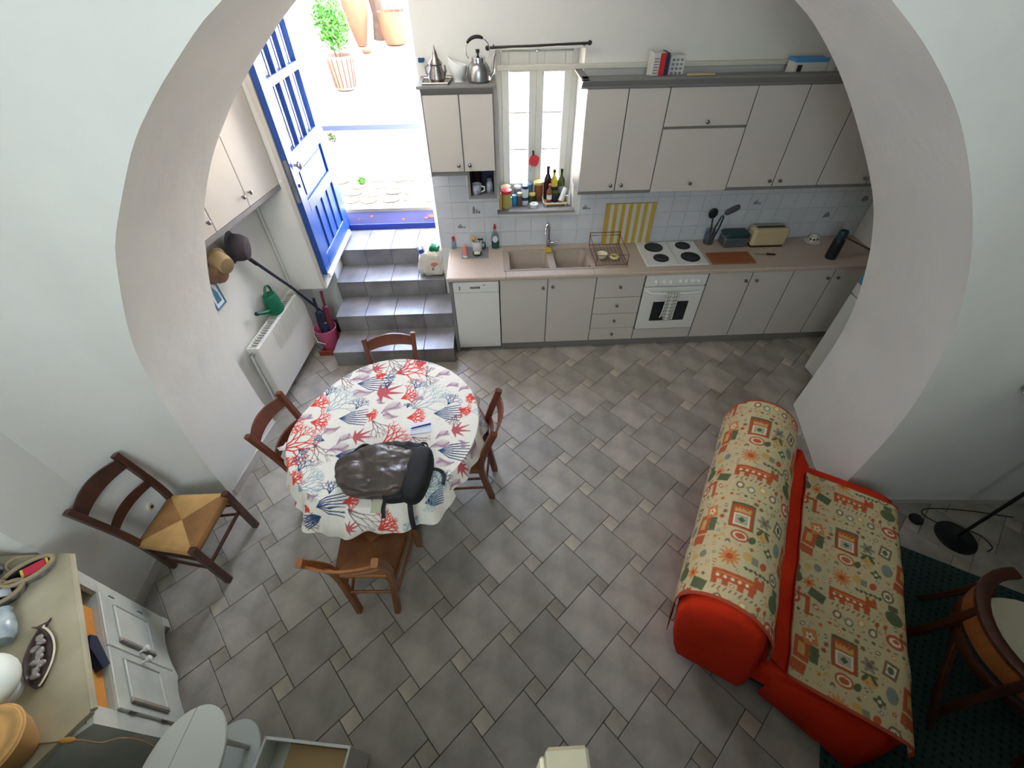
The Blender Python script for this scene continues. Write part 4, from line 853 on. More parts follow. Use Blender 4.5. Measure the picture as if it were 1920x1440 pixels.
MOT = [('R', 0.019, 0.48, 0.198, 0.106), ('R', -0.54, 0.177, 0.094, 0.081), ('R', 0.094, 0.215, 0.109, 0.068), ('R', -0.499, 0.025, 0.12, 0.007), ('R', -0.63, -0.193, 0.203, 0.099), ('R', 0.014, -0.202, 0.148, 0.128), ('R', -0.134, 0.072, 0.073, -0.003), ('R', 0.159, 0.03, 0.12, 0.027), ('R', 0.514, 0.093, 0.073, -0.031), ('R', -0.559, -0.356, -0.013, 0.102), ('R', -0.501, -0.454, 0.051, 0.071), ('R', -0.136, -0.603, 0.081, 0.025), ('R', 0.067, -0.77, 0.096, 0.077), ('R', -0.413, -0.627, 0.026, 0.027), ('R', 0.229, 0.585, -0.079, -0.012), ('N', 0.174, 0.307, 0.038, 0.098), ('N', -0.218, 0.132, 0.033, 0.098), ('N', 0.428, 0.14, 0.048, 0.098), ('N', -0.472, -0.371, 0.024, 0.11), ('N', -0.238, -0.539, -0.005, 0.092), ('N', 0.413, -0.511, 0.038, 0.104), ('N', -0.46, 0.274, 0.021, 0.089), ('N', 0.142, 0.127, 0.01, 0.041), ('F', -0.258, 0.384, 0.225, -0.005), ('F', -0.317, 0.048, 0.182, 0.004), ('F', 0.335, 0.061, 0.18, -0.002), ('F', -0.326, -0.617, 0.188, 0.005), ('F', 0.389, -0.257, 0.187, -0.021), ('F', -0.268, -0.268, 0.122, 0.003), ('F', 0.338, -0.617, 0.11, 0.044), ('F', -0.287, 0.64, 0.127, 0.001), ('T', -0.42, 0.115, 0.145, 0.193), ('T', 0.18, 0.111, 0.218, 0.176), ('T', -0.458, -0.508, 0.155, 0.086), ('T', 0.343, -0.528, 0.101, 0.089), ('M', -0.321, 0.419, 0.137, 0.04), ('M', -0.123, 0.3, -0.146, -0.022), ('M', -0.033, 0.081, 0.122, 0.091), ('M', -0.601, 0.03, 0.084, 0.063), ('M', -0.295, -0.025, -0.098, -0.046), ('M', -0.333, -0.232, 0.134, 0.041), ('M', 0.321, 0.431, 0.098, 0.044), ('M', 0.335, -0.231, 0.123, 0.03), ('M', 0.494, -0.354, -0.112, 0.006), ('M', -0.28, -0.175, 0.069, 0.082), ('M', 0.368, -0.16, 0.074, 0.058), ('M', -0.296, 0.514, 0.122, 0.01), ('M', -0.028, 0.178, -0.058, 0.032), ('M', 0.407, 0.317, 0.086, 0.026), ('M', 0.085, 0.047, -0.105, 0.019), ('M', -0.023, -0.56, 0.076, -0.033), ('L', -0.185, 0.524, 0.095, 0.045), ('L', -0.118, 0.27, 0.178, 0.035), ('L', -0.203, -0.131, 0.121, 0.031), ('L', 0.452, -0.102, 0.119, 0.019), ('L', 0.514, -0.377, 0.094, -0.027), ('L', -0.142, -0.76, 0.069, 0.024), ('B', -0.069, 0.654, 0.087, -0.124), ('B', 0.241, 0.452, 0.063, -0.083), ('B', -0.083, 0.016, 0.079, -0.107), ('B', -0.426, -0.168, 0.079, -0.121), ('B', -0.108, -0.652, 0.125, -0.116), ('B', 0.209, -0.14, 0.074, -0.052), ('B', -0.395, 0.454, 0.073, -0.082)]
NG = 500; HALF = .92
img = np.empty((NG, NG, 3), np.float32); img[:] = lin((236, 229, 218))
gx = np.linspace(-HALF, HALF, NG, dtype=np.float32)
def stroke(p, q, w0, w1, col, op=1.0):
    x0, x1 = min(p[0], q[0])-w0-.006, max(p[0], q[0])+w0+.006; y0, y1 = min(p[1], q[1])-w0-.006, max(p[1], q[1])+w0+.006
    i0, i1 = np.searchsorted(gx, (x0, x1)); j0, j1 = np.searchsorted(gx, (y0, y1))
    if i1 <= i0 or j1 <= j0: return
    X, Y = np.meshgrid(gx[i0:i1], gx[j0:j1]); dx, dy = q[0]-p[0], q[1]-p[1]; L2 = dx*dx+dy*dy+1e-12
    s = np.clip(((X-p[0])*dx+(Y-p[1])*dy)/L2, 0, 1); d = np.hypot(X-p[0]-s*dx, Y-p[1]-s*dy); w = w0+(w1-w0)*s
    a = (np.clip((w-d)/.0022+.5, 0, 1)*op)[..., None]; img[j0:j1, i0:i1] = img[j0:j1, i0:i1]*(1-a)+np.array(col, np.float32)*a
rg = random.Random(3)
def branch(p, ang, L, w, dep, col, spread, op=1.0, k=2):
    q = (p[0]+L*math.cos(ang), p[1]+L*math.sin(ang)); stroke(p, q, w, w*.75, col, op)
    if dep == 0: return
    for i in range(k):
        branch(q, ang+spread*((i/(k-1))*2-1 if k > 1 else 0)+rg.uniform(-.25, .25), L*rg.uniform(.6, .82), w*.72, dep-1, col, spread, op, k)
RED, NAVY, TEAL, MAUVE, PINK, BROWN = map(lin, ((222, 70, 58), (40, 72, 112), (142, 168, 176), (168, 132, 148), (190, 92, 96), (112, 78, 88)))
rm = random.Random(21)
for k in range(70):                                     # the print goes on over the hem
    a_ = rm.random()*2*PI; r_ = rm.uniform(.5, .86); x_, y_ = r_*math.cos(a_), r_*math.sin(a_)
    if min(math.hypot(x_-q[1]-q[3]*.5, y_-q[2]-q[4]*.5) for q in MOT) > .085: l_ = rm.uniform(.08, .15); b_ = rm.random()*2*PI; MOT.append((rm.choice('RNMTLBFM'), x_, y_, l_*math.cos(b_), l_*math.sin(b_)))
for k in range(60):
    x_, y_ = rm.uniform(-.6, .6), rm.uniform(-.6, .6)
    if min(math.hypot(x_-q[1]-q[3]*.5, y_-q[2]-q[4]*.5) for q in MOT) > .07: l_ = rm.uniform(.06, .10); b_ = rm.random()*2*PI; MOT.append((rm.choice('MMNBR'), x_-l_*.5*math.cos(b_), y_-l_*.5*math.sin(b_), l_*math.cos(b_), l_*math.sin(b_)))
for kd, x, y, dx, dy in MOT:
    L = math.hypot(dx, dy); an = math.atan2(dy, dx)
    if kd == 'R':
        for da in (-.75, -.3, .1, .5): branch((x, y), an+da, L*.36, .0075, 4, RED, .5)
    elif kd == 'N':
        for da in (-.5, 0, .5): branch((x, y), an+da, L*.36, .0045, 4, NAVY, .55)
    elif kd == 'T':
        for da in (-.55, -.15, .25, .6): branch((x, y), an+da, L*.34, .0042, 5, TEAL, .42)
    elif kd == 'F':
        for i in range(7):
            a2 = an+(i-3)*.19; mid_ = (x+L*.5*math.cos(a2), y+L*.5*math.sin(a2)); q = (x+L*1.08*math.cos(an+(i-3)*.125), y+L*1.08*math.sin(an+(i-3)*.125))
            stroke((x, y), mid_, .002, .0045, NAVY); stroke(mid_, q, .0048, .0032, NAVY)
    elif kd == 'M':
        N = 11; sp = [(x+L*k/N*math.cos(an)+.01*math.sin(k*.6)*-math.sin(an), y+L*k/N*math.sin(an)+.01*math.sin(k*.6)*math.cos(an)) for k in range(N+1)]
        for k in range(N):
            stroke(sp[k], sp[k+1], .0042, .003, MAUVE)
            for sg in (-1, 1):
                l = L*.42*math.sin(PI*(k+.8)/(N+1)); a2 = an+sg*.75; stroke(sp[k], (sp[k][0]+l*math.cos(a2), sp[k][1]+l*math.sin(a2)), .0042, .0014, MAUVE, .95)
    elif kd == 'L':
        for i, a2 in enumerate((-1.5, -.8, -.25, .25, .8, 1.5)):
            l = L*(.95 if i in (2, 3) else .7 if i in (1, 4) else .5); stroke((x+L*.25*math.cos(an), y+L*.25*math.sin(an)), (x+L*.25*math.cos(an)+l*math.cos(an+a2), y+L*.25*math.sin(an)+l*math.sin(an+a2)), L*.13, .002, PINK)
    elif kd == 'B':
        for da in (-.35, .05, .4): branch((x, y), an+da, L*.5, .0034, 3, BROWN, .32)
HANG = {}
def hang(a):
    d = math.degrees(a) % 360
    h = .125+.02*math.sin(a*3+1)
    if 225 < d < 315: h += .055+.035*math.sin((d-225)/90*PI*3)
    return h
ys, xs_ = np.meshgrid(np.arange(NG), np.arange(NG), indexing='ij'); V = []; C = []; keep = {}; F = []
ins = np.zeros((NG, NG), bool); S = np.hypot(gx[xs_], gx[ys]); A = np.arctan2(gx[ys], gx[xs_])
SM = np.vectorize(lambda a: RIM(a)+hang(a))(A.astype(float)); ins = S <= SM
def vid(i, j):
    if (i, j) in keep: return keep[i, j]
    a = float(A[i, j]); s = min(float(S[i, j]), float(SM[i, j])); r0 = RIM(a); c, sn = math.cos(a), math.sin(a)
    d = math.degrees(a) % 360; flare = .30+.25*(1 if 200 < d < 340 else 0)*math.sin((d-200)/140*PI if 200 < d < 340 else 0)
    e = s-r0
    if e <= 0: r, z = s, TZ
    else:
        k = min(1, e/.03); f = (flare+.10*math.sin(a*17)+.06*math.sin(a*29+1))*k
        r = r0+.006*k+e*f; z = TZ-.5*e*k-.5*e*(math.sqrt(max(.3, 1-f*f)))*k-.0
    keep[i, j] = len(V); V.append((TC.x+r*c, TC.y+r*sn, z)); C.append(tuple(img[i, j])); return keep[i, j]
for i in range(NG-1):
    for j in range(NG-1):
        q = ((i, j), (i, j+1), (i+1, j+1), (i+1, j))
        if ins[i, j] or ins[i, j+1] or ins[i+1, j+1] or ins[i+1, j]: F.append(tuple(vid(*p) for p in q))
t = thing('tablecloth', 'white tablecloth printed with red, navy and teal corals on the round table', 'tablecloth', (TC.x, TC.y, .75))
colour_mesh('cloth', V, F, C, 'printed_cloth', t, 80)
fc = MB(); fc.grid([[(-1.05, -1.745, .70), (-1.045, -1.765, .755), (-1.02, -1.79, .757)], [(-1.0, -1.72, .757), (-.99, -1.75, .762), (-.985, -1.785, .757)]]); o = fc.build('folded_corner', 'white_plastic', t); o.modifiers.new('thickness', 'SOLIDIFY').thickness = .004

# ------------------------------------------------------------------ backpack, notepad and pen on the table
mat('pack_brown', (78, 67, 62), .34, noise=(7, .25), bump=(7, .9)); mat('pack_black', (26, 25, 27), .75, noise=(30, .15)); mat('patch_leather', (112, 66, 38), .6); mat('tag_card', (192, 188, 164), .6); mat('paper', (226, 228, 240), .7); mat('pen_blue', (30, 36, 110), .35); mat('paper_line', (150, 168, 214), .7)
t = thing('backpack', 'brown and black backpack lying on the coral tablecloth', 'backpack', (-.3, -2.02, TZ)); zb = TZ+.004
def bulge(p):
    x, y, z = p; k = 1-.30*max(0, -x)**2; f = 1+.05*math.sin(6*x+2*y)+.04*math.sin(9*y-4*x)*max(0, z)
    q = mnoise.noise(Vector((x*2.2+1, y*2.8, z*1.5)))*.10+abs(mnoise.noise(Vector((x*4.1, y*3.2+5, z*3))))*-.10+.04; f *= 1+q
    return Vector((x*(1+.04*math.sin(5*y)+q*.4), y*k*f, z*f*(1-.16*x*x)*(1+.8*q) if z > 0 else z))
MB().sup((-.33, -2.03, zb+.07), (.245, .165, .085), .55, .75, 48, 90, bulge).build('front_pocket', 'pack_brown', t, smooth=70)
MB().sup((-.295, -1.975, zb+.05), (.27, .155, .05), .5, .6, 14, 36, bulge).build('main_body', 'pack_black', t, smooth=70)
mb = MB(Matrix.Translation((-.085, -2.06, zb+.068)) @ Matrix.Rotation(-.16, 4, 'Z')); mb.sup((0, 0, 0), (.075, .185, .075), .55, .7, 18, 36, lambda p: Vector((p.x+.18*p.y*p.y*(1 if p.x > 0 else .3)*-.3, p.y, p.z))); mb.build('base_panel', 'pack_black', t, smooth=70)
mb = MB(Matrix.Translation((-.20, -2.165, zb+.042)) @ Matrix.Rotation(.08, 4, 'Z')); mb.sup((0, 0, 0), (.085, .055, .045), .6, .6, 12, 26); mb.build('side_pocket', 'pack_black', t, smooth=70)
mb = MB(Matrix.Translation((-.19, -1.86, zb+.05)) @ Matrix.Rotation(-.1, 4, 'Z')); mb.sup((0, 0, 0), (.12, .045, .045), .6, .7, 12, 26, lambda p: p*(1+.1*math.sin(9*p.x))); mb.build('bottle_pocket', 'pack_black', t, smooth=70)
def strap(nm, P, w=.026, th=.006, m='pack_black', side=Vector((0, 0, 1))): return bar(smooth_path(P, 6), w, th, side).build(nm, m, t)
strap('shoulder_strap', [(-.53, -1.905, zb+.03), (-.50, -1.865, zb+.045), (-.455, -1.825, zb+.05), (-.41, -1.835, zb+.05), (-.375, -1.875, zb+.05)], .05, .016)
strap('grab_loop', [(-.125, -1.90, zb+.06), (-.11, -1.855, zb+.07), (-.075, -1.832, zb+.075), (-.048, -1.85, zb+.07), (-.045, -1.91, zb+.06)], .014, .008)
strap('loose_strap', [(-.02, -2.01, zb+.045), (.02, -2.0, zb+.02), (.05, -2.015, zb+.006), (.062, -2.05, zb+.006), (.058, -2.10, zb+.006)], .006, .022)
strap('loose_strap', [(-.265, -2.16, zb+.05), (-.272, -2.215, zb+.02), (-.278, -2.245, zb+.006), (-.272, -2.29, zb-.02)], .022, .006, side=Vector((1, 0, 0)))
strap('loose_strap', [(-.12, -2.22, zb+.04), (-.115, -2.265, zb+.02), (-.11, -2.305, zb-.03), (-.105, -2.325, zb-.10)], .03, .006, side=Vector((1, 0, 0)))
strap('zip', [(-.53, -2.12, zb+.10), (-.45, -2.145, zb+.122), (-.36, -2.15, zb+.128), (-.24, -2.14, zb+.125), (-.15, -2.11, zb+.11)], .008, .005, 'iron_dark')
strap('crease_seam', [(-.425, -2.035, zb+.156), (-.435, -2.08, zb+.15), (-.43, -2.125, zb+.138), (-.41, -2.15, zb+.125)], .006, .006, 'pack_black')
pt = MB(Matrix.Translation((-.33, -2.045, zb+.158)) @ Matrix.Rotation(.35, 4, 'Z') @ Matrix.Rotation(.08, 4, 'X')); pt.cbox(-.022, .022, -.028, .028, -.006, .002, .001); pt.build('leather_patch', 'patch_leather', t, smooth=0)
tg = MB(Matrix.Translation((-.316, -2.222, zb+.012)) @ Matrix.Rotation(-.06, 4, 'Z') @ Matrix.Rotation(.12, 4, 'X')); tg.cbox(-.029, .029, -.045, .045, -.0015, .0015, .0005); tgo = tg.build('luggage_tag', 'tag_card', t, smooth=0)
tg = MB(Matrix.Translation((-.29, -2.18, zb+.015))); tg.cbox(-.008, .008, -.004, .004, -.002, .004, .001); tg.build('tag_clip', 'lid_yellow', tgo, smooth=0)
Mn = Matrix.Translation((-.125, -1.645, TZ+.001)) @ Matrix.Rotation(.1, 4, 'Z')
t = thing('notepad', 'small white notepad on the tablecloth behind the backpack', 'notepad', (-.125, -1.645, TZ)); MB(Mn).cbox(-.072, .072, -.047, .047, 0, .005, .0008).build('pages', 'paper', t, smooth=0)
for k in range(7): MB(Mn).box(-.066, .066, -.038+k*.0125, -.0372+k*.0125, .005, .0053).build('ruled_line', 'paper_line', t, smooth=0)
t = thing('pen', 'dark blue pen lying across the notepad', 'pen', (-.12, -1.64, TZ+.006)); Mp = Mn @ Matrix.Translation((0, .006, .0115)) @ Matrix.Rotation(.17, 4, 'Z'); MB(Mp).tube([(-.065, 0, 0), (-.055, 0, 0), (.03, 0, 0)], [.001, .0048, .0052], 10).build('barrel', 'pen_blue', t); MB(Mp).cyl((.03, 0, 0), (.072, 0, 0), .0057, n=10).build('cap', 'pen_blue', t)

# ------------------------------------------------------------------ left wall: radiator, watering can, hats, pole, bucket
RP0, RP1 = Vector((-1.56, -.73, 0)), Vector((-1.48, .14, 0)); ru = (RP1-RP0).normalized(); rn = Vector((ru.y, -ru.x, 0)); RL = (RP1-RP0).length
Mr = Matrix(((ru.x, -rn.x, 0, RP0.x), (ru.y, -rn.y, 0, RP0.y), (0, 0, 1, 0), (0, 0, 0, 1)))     # x along the radiator, y into the wall
t = thing('radiator', 'white steel panel radiator on the left wall', 'radiator', (-1.57, -.3, .13))
MB(Mr).cbox(.012, RL-.012, 0, .018, .135, .725, .006).build('front_panel', 'radiator_white', t, smooth=0); MB(Mr).cbox(.012, RL-.012, .075, .09, .135, .725, .006).build('rear_panel', 'radiator_white', t, smooth=0)
for a in (.0, RL-.016): MB(Mr).cbox(a, a+.016, .0, .09, .13, .735, .004).build('side_cover', 'radiator_white', t, smooth=0)
g = MB(Mr); g.cbox(.016, RL-.016, .004, .014, .722, .735, .003); g.cbox(.016, RL-.016, .078, .088, .722, .735, .003); g.build('top_edge', 'radiator_white', t, smooth=0)
for k in range(25): a = .03+k*(RL-.07)/24; MB(Mr).cbox(a, a+.010, .016, .078, .712, .726, .001).build('grille_bar', 'cab_white', t, smooth=0)
for k in range(20): a = .28+k*(RL-.33)/20; MB(Mr).cbox(a, a+.008, -.006, .002, .50, .715, .003).build('front_rib', 'radiator_white', t, smooth=0)
MB(Mr).cyl((-.006, .05, .68), (-.03, .05, .68), .022, n=14).build('valve', 'chrome', t)
MB(Mr).tube([(-.03, .05, .68), (-.034, .052, .60), (-.036, .06, .30), (-.036, .065, .12), (-.036, .068, .015)], .009, 8).build('supply_pipe', 'radiator_white', t); MB(Mr).cyl((-.04, .05, .13), (-.02, .05, .13), .02, n=12).build('valve', 'chrome', t)
MB(Mr).cyl((.01, .05, .135), (.01, .05, .01), .010, n=8).build('drain_pipe', 'radiator_white', t)
mat('can_green', (18, 104, 74), .4); mat('hat_dark', (58, 50, 56), .8, noise=(30, .1)); mat('hat_tan', (164, 138, 100), .85, wave=('Z', 60, 1, .3)); mat('hat_brown', (120, 92, 70), .85)
mat('bucket_pink', (206, 92, 130), .4); mat('umbrella_navy', (40, 40, 60), .7); mat('umbrella_wine', (104, 34, 52), .7); mat('brick_red', (150, 60, 46), .8); mat('frame_teal', (64, 130, 156), .5); mat('handle_blue', (36, 44, 66), .4)
t = thing('watering_can', 'green plastic watering can standing on the radiator', 'watering can', (-1.565, -.2, .735)); cz = .736; cx, cy_ = -1.57, -.205
MB().lathe([(.0, .002), (.076, 0), (.086, .01), (.078, .11), (.066, .17), (.052, .176), (.05, .168), (.0, .155)], (cx, cy_, cz), 28, sx=.8).build('tank', 'can_green', t)
MB().tube(smooth_path([(cx-.005, cy_-.055, cz+.05), (cx-.018, cy_-.14, cz+.085), (cx-.03, cy_-.23, cz+.135)]), [.022]*4+[.018]*3+[.013]*4, 12).build('spout', 'can_green', t)
MB().cyl((cx-.03, cy_-.228, cz+.134), (cx-.033, cy_-.243, cz+.145), .017, n=12).build('rose', 'teal_dark', t)
MB().tube(smooth_path([(cx, cy_-.045, cz+.155), (cx, cy_-.045, cz+.215), (cx, cy_+.0, cz+.25), (cx, cy_+.05, cz+.225), (cx, cy_+.065, cz+.15), (cx, cy_+.066, cz+.08)]), .011, 10).build('handle', 'can_green', t)
def hat(label, c, r, m, depth, tiltdir, rim=1.35):
    t = thing('hat', label, 'hat', c, 'hats hanging on the left wall'); ax = Vector(tiltdir).normalized(); q = Vector((0, 0, 1)).rotation_difference(ax).to_matrix().to_4x4(); Mh = Matrix.Translation(c) @ q
    MB(Mh).lathe([(r*1.0, 0), (r*.97, depth*.5), (r*.8, depth*.9), (r*.4, depth), (.0, depth)], (0, 0, 0), 28, sy=.86, caps=False).build('crown', m, t, fix=True)
    MB(Mh).lathe([(r*.98, 0), (r*rim, -.012), (r*rim, -.008), (r*.98, .006)], (0, 0, 0), 28, sy=.88, caps=False).build('brim', m, t)
hat('dark felt hat hanging under the left wall cabinet', (-1.585, -.345, 1.43), .105, 'hat_dark', .115, (.9, .1, -.12), 1.18)
hat('tan straw hat hanging left of the dark felt hat', (-1.60, -.575, 1.45), .085, 'hat_tan', .10, (.8, -.35, -.3), 1.2)
hat('brown hat hanging lowest behind the tan straw hat', (-1.625, -.62, 1.385), .085, 'hat_brown', .07, (.9, -.2, -.2), 1.2)
t = thing('small_picture', 'small teal-framed picture low on the left wall by the arch', 'picture', (-1.665, -.68, 1.12)); Mpc = Matrix.Translation((LWX(-.68)+.008, -.68, 1.235)) @ Matrix.Rotation(-.078, 4, 'Z')
for a in ((-.002, .008, -.062, -.050, -.11, .11), (-.002, .008, .050, .062, -.11, .11), (-.002, .008, -.05, .05, -.11, -.098), (-.002, .008, -.05, .05, .098, .11)): MB(Mpc).cbox(*a, .001).build('frame_bar', 'frame_teal', t, smooth=0)
MB(Mpc).box(-.003, .003, -.052, .052, -.10, .10).build('print', 'paper', t, smooth=0); MB(Mpc).prism([(.0035, -.03, -.07), (.0035, .03, -.07), (.0035, .028, .0), (.0035, .0, .06), (.0035, -.02, .01)], (.0005, 0, 0)).build('printed_shape', 'frame_teal', t, smooth=0)
t = thing('broom', 'long dark broom handle leaning in the corner behind the radiator', 'broom', (-1.40, .30, 0)); MB().tube([(-1.575, -.205, 1.245), (-1.485, .06, .80), (-1.365, .40, .14)], [.014, .0125, .0125], 10).build('stick', 'handle_blue', t); MB().cyl((-1.58, -.225, 1.275), (-1.565, -.175, 1.19), .017, n=10).build('grip', 'black_plastic', t); MB(Matrix.Translation((-1.362, .41, .085))).cbox(-.10, .10, -.03, .03, -.07, .07, .012).build('head', 'black_plastic', t, smooth=0)
solo(MB().tube([(-1.593, .245, 2.4), (-1.593, .245, .8), (-1.593, .245, .655), (-1.593, .245, .02)], .011, 8), 'heating_pipe', 'radiator_white', 'thin white pipe running down the corner beside the cupboard wall', 'pipe', (-1.63, .25, .0))
t = thing('umbrella_bucket', 'pink plastic bucket holding umbrellas beside the steps', 'bucket', (-1.365, .16, .0)); bc = (-1.365, .13, 0)
MB().lathe([(.0, .003), (.075, .0), (.082, .01), (.108, .26), (.113, .27), (.108, .272), (.077, .02), (.0, .012)], bc, 28).build('tub', 'bucket_pink', t); MB().tube([(bc[0]-.11, bc[1], .262), (bc[0]-.118, bc[1]-.04, .21), (bc[0]-.08, bc[1]-.105, .16), (bc[0], bc[1]-.125, .145)], .004, 6).build('bail', 'white_plastic', t)
def umbrella(label, p0, p1, r, m):
    t = thing('umbrella', label, 'umbrella', p0, 'umbrellas in the pink bucket'); p0, p1 = Vector(p0), Vector(p1); d = p1-p0
    MB().tube([p0, p0+d*.1, p0+d*.45, p0+d*.72, p0+d*.75], [.008, r*.6, r, r*.75, .012], 10).build('canopy', m, t); MB().tube([p0+d*.74, p0+d], [.013, .015], 10).build('handle', m, t)
umbrella('folded navy umbrella in the pink bucket', (-1.38, .12, .03), (-1.41, .22, .56), .045, 'umbrella_navy')
umbrella('folded wine-red umbrella leaning out of the pink bucket', (-1.33, .14, .03), (-1.325, .25, .62), .04, 'umbrella_wine')
umbrella('slim dark umbrella at the front of the pink bucket', (-1.36, .08, .03), (-1.345, .145, .44), .035, 'handle_blue')
solo(MB().cbox(-1.47, -1.255, .02, .40, .0, .012, .003).cbox(-1.47, -1.255, .005, .02, 0, .06, .003), 'shoe_tray', 'brick_red', 'flat red tray on the floor under the pink bucket', 'tray', (-1.36, .2, 0), smooth=0)
for o in list(bpy.data.objects):
    if o.name.split('.')[0] in ('umbrella_bucket', 'umbrella'): o.location.z += .013
# carrier bag on the third step
mat('bag_plastic', (206, 196, 178), .45, noise=(9, .06), bump=(14, .8), rgb2=(224, 216, 200)); mat('bag_print', (206, 128, 108), .6); mat('pack_green', (28, 118, 76), .4); mat('pack_blue', (44, 84, 160), .4)
t = thing('carrier_bag', 'cream plastic carrier bag of groceries on the third step', 'bag', (-.25, .68, .555))
def crumple(p): return p*(1+.06*math.sin(7*p.x+3*p.z)*math.cos(5*p.y+2*p.z)+.04*math.sin(13*p.y+4*p.x)+.03*math.sin(17*p.x-11*p.z)+(.12*max(0, p.z-.7)*math.sin(9*math.atan2(p.y, p.x))))
MB().sup((-.25, .665, .555+.141), (.138, .09, .135), .5, .6, 28, 44, lambda p: crumple(Vector((p.x*(1-.16*p.z), p.y*(1-.16*p.z), p.z)))).build('sack', 'bag_plastic', t, smooth=60)
for s in (-1, 1): MB().tube(smooth_path([(-.25+s*.10, .66, .785), (-.25+s*.125, .655, .86), (-.25+s*.085, .65, .88), (-.25+s*.05, .655, .80)]), .02, 8, flat=.35).build('bag_handle', 'bag_plastic', t)
m = MB(); m.prism([(-.215+.04*math.cos(a), .572, .70+.026*math.sin(a)) for a in [k*PI/8 for k in range(16)]], (0, .006, 0)); m.build('printed_logo', 'bag_print', t)
m = MB(); m.box(-.25, -.18, .573, .58, .635, .665); m.build('printed_text', 'print_grey', t, smooth=0)
solo(MB(Matrix.Translation((-.215, .66, .825)) @ Matrix.Rotation(.35, 4, 'Y')).cbox(-.05, .05, -.04, .04, -.05, .05, .012), 'green_packet', 'pack_green', 'green food packet poking out of the carrier bag', 'packet', (-.215, .66, .75), smooth=0)
solo(MB(Matrix.Translation((-.335, .665, .805)) @ Matrix.Rotation(-.4, 4, 'Y')).cbox(-.03, .03, -.035, .035, -.03, .035, .008), 'blue_packet', 'pack_blue', 'small blue packet at the left mouth of the carrier bag', 'packet', (-.325, .665, .76), smooth=0)
# fridge
mat('fridge_white', (206, 208, 202), .4); mat('magnet_blue', (60, 140, 170), .5)
t = thing('refrigerator', 'white refrigerator partly hidden behind the right side of the arch', 'refrigerator', (3.75, -.74, 0)); MB().cbox(3.50, 4.06, -.925, -.475, .015, 1.42, .01).build('body', 'fridge_white', t, smooth=0)
MB().cbox(3.445, 3.495, -.925, -.475, .05, .90, .012).build('fridge_door', 'fridge_white', t, smooth=0); fd = MB().cbox(3.445, 3.495, -.925, -.475, .912, 1.42, .012).build('freezer_door', 'fridge_white', t, smooth=0)
MB().box(3.4435, 3.4455, -.60, -.49, 1.02, 1.18).build('magnet_card', 'magnet_blue', fd, smooth=0); MB().cbox(3.42, 3.446, -.915, -.895, .6, .88, .004).build('handle', 'fridge_white', t, smooth=0)

t = thing('wall_socket', 'small round pale socket on the wall behind the dark chair', 'socket', (-1.99, -1.93, .37)); MB().cyl((-2.0, -1.93, .37), (-1.985, -1.928, .37), .03, .028, n=20).build('plate', 'cream_ceramic', t); MB().cyl((-1.986, -1.928, .37), (-1.983, -1.928, .37), .012, n=14).build('hole', 'iron_dark', t)

# ------------------------------------------------------------------ sofa
SO = Vector((1.43, -2.85, 0)); su = Vector((.52, .855, 0)).normalized(); sv = Vector((su.y, -su.x, 0))
MS = Matrix(((su.x, sv.x, 0, SO.x), (su.y, sv.y, 0, SO.y), (0, 0, 1, 0), (0, 0, 0, 1)))      # a along the back, b towards the seat front
mat('sofa_orange', (214, 50, 22), .85, noise=(5, .10), bump=(7, .5), spec=.2); mat('sofa_dark', (30, 34, 44), .8); mat('throw_edge', (176, 74, 50), .85)
t = thing('sofa', 'two-seat sofa in an orange-red loose cover, back turned to the kitchen', 'sofa', tuple(MS @ Vector((.7, .45, 0))))
def loft(sections, caps=True):
    m = MB(MS); m.grid(sections, True); n = len(sections[0]); L = len(m.v)
    if caps:
        for s0, rev in ((0, True), (L-n, False)):
            c = sum((Vector(m.v[s0+i]) for i in range(n)), Vector())/n; m.v.append(tuple(c)); k = len(m.v)-1
            for i in range(n): m.f.append((s0+i, s0+(i+1) % n, k) if not rev else (s0+(i+1) % n, s0+i, k))
    return m
def back_prof(k=1., dz=0):
    P = [(.0, .06), (-.045, .16), (-.09, .32), (-.12, .5), (-.135, .66), (-.105, .78), (-.035, .85), (.06, .87), (.15, .85), (.22, .79), (.265, .70), (.29, .58), (.31, .45), (.335, .30), (.355, .16), (.35, .06)]
    cx, cz = .11, .40; return [(cx+(b-cx)*k, cz+(z-cz)*k+dz) for b, z in P]
secs = []
for a, k in ((-.062, .70), (-.060, .86), (-.050, .95), (-.03, .99), (0, 1), (.2, 1.004), (.45, .992), (.7, 1.0), (.95, .994), (1.2, 1.003), (1.40, 1), (1.43, .98), (1.455, .92), (1.465, .75)):
    secs.append([(a+.008*math.sin(7*b+9*z), b+.006*math.sin(9*a+5*z), z+.006*math.sin(8*a+6*b)) for b, z in back_prof(k)])
loft(secs).build('backrest', 'sofa_orange', t, smooth=60)
sp = [(.345, .30), (.345, .42), (.37, .432), (.62, .436), (.93, .432), (.985, .41), (1.0, .36), (.995, .28), (.98, .20), (.32, .20)]
secs = [[(a, .64+(b-.64)*k, .32+(z-.32)*k) for b, z in sp] for a, k in ((-.015, .93), (0, .99), (.05, 1), (.7, 1.005), (1.37, 1), (1.41, .99), (1.425, .93))]
loft(secs).build('seat', 'sofa_orange', t, smooth=60)
def skirt(pts, nm):                                         # hanging flat skirt from a polyline of (a, b, ztop, zbottom, flare)
    m = MB(MS); rows = [[], []]; out = []
    for (a, b, zt, zb, fa, fb) in pts: rows[0].append((a, b, zt)); rows[1].append((a+fa, b+fb, zb))
    m.grid([rows[0], [tuple((Vector(p)*.45+Vector(q)*.55)) for p, q in zip(*rows)], rows[1]]); o = m.build(nm, 'sofa_orange', t, smooth=60); o.modifiers.new('thickness', 'SOLIDIFY').thickness = .006
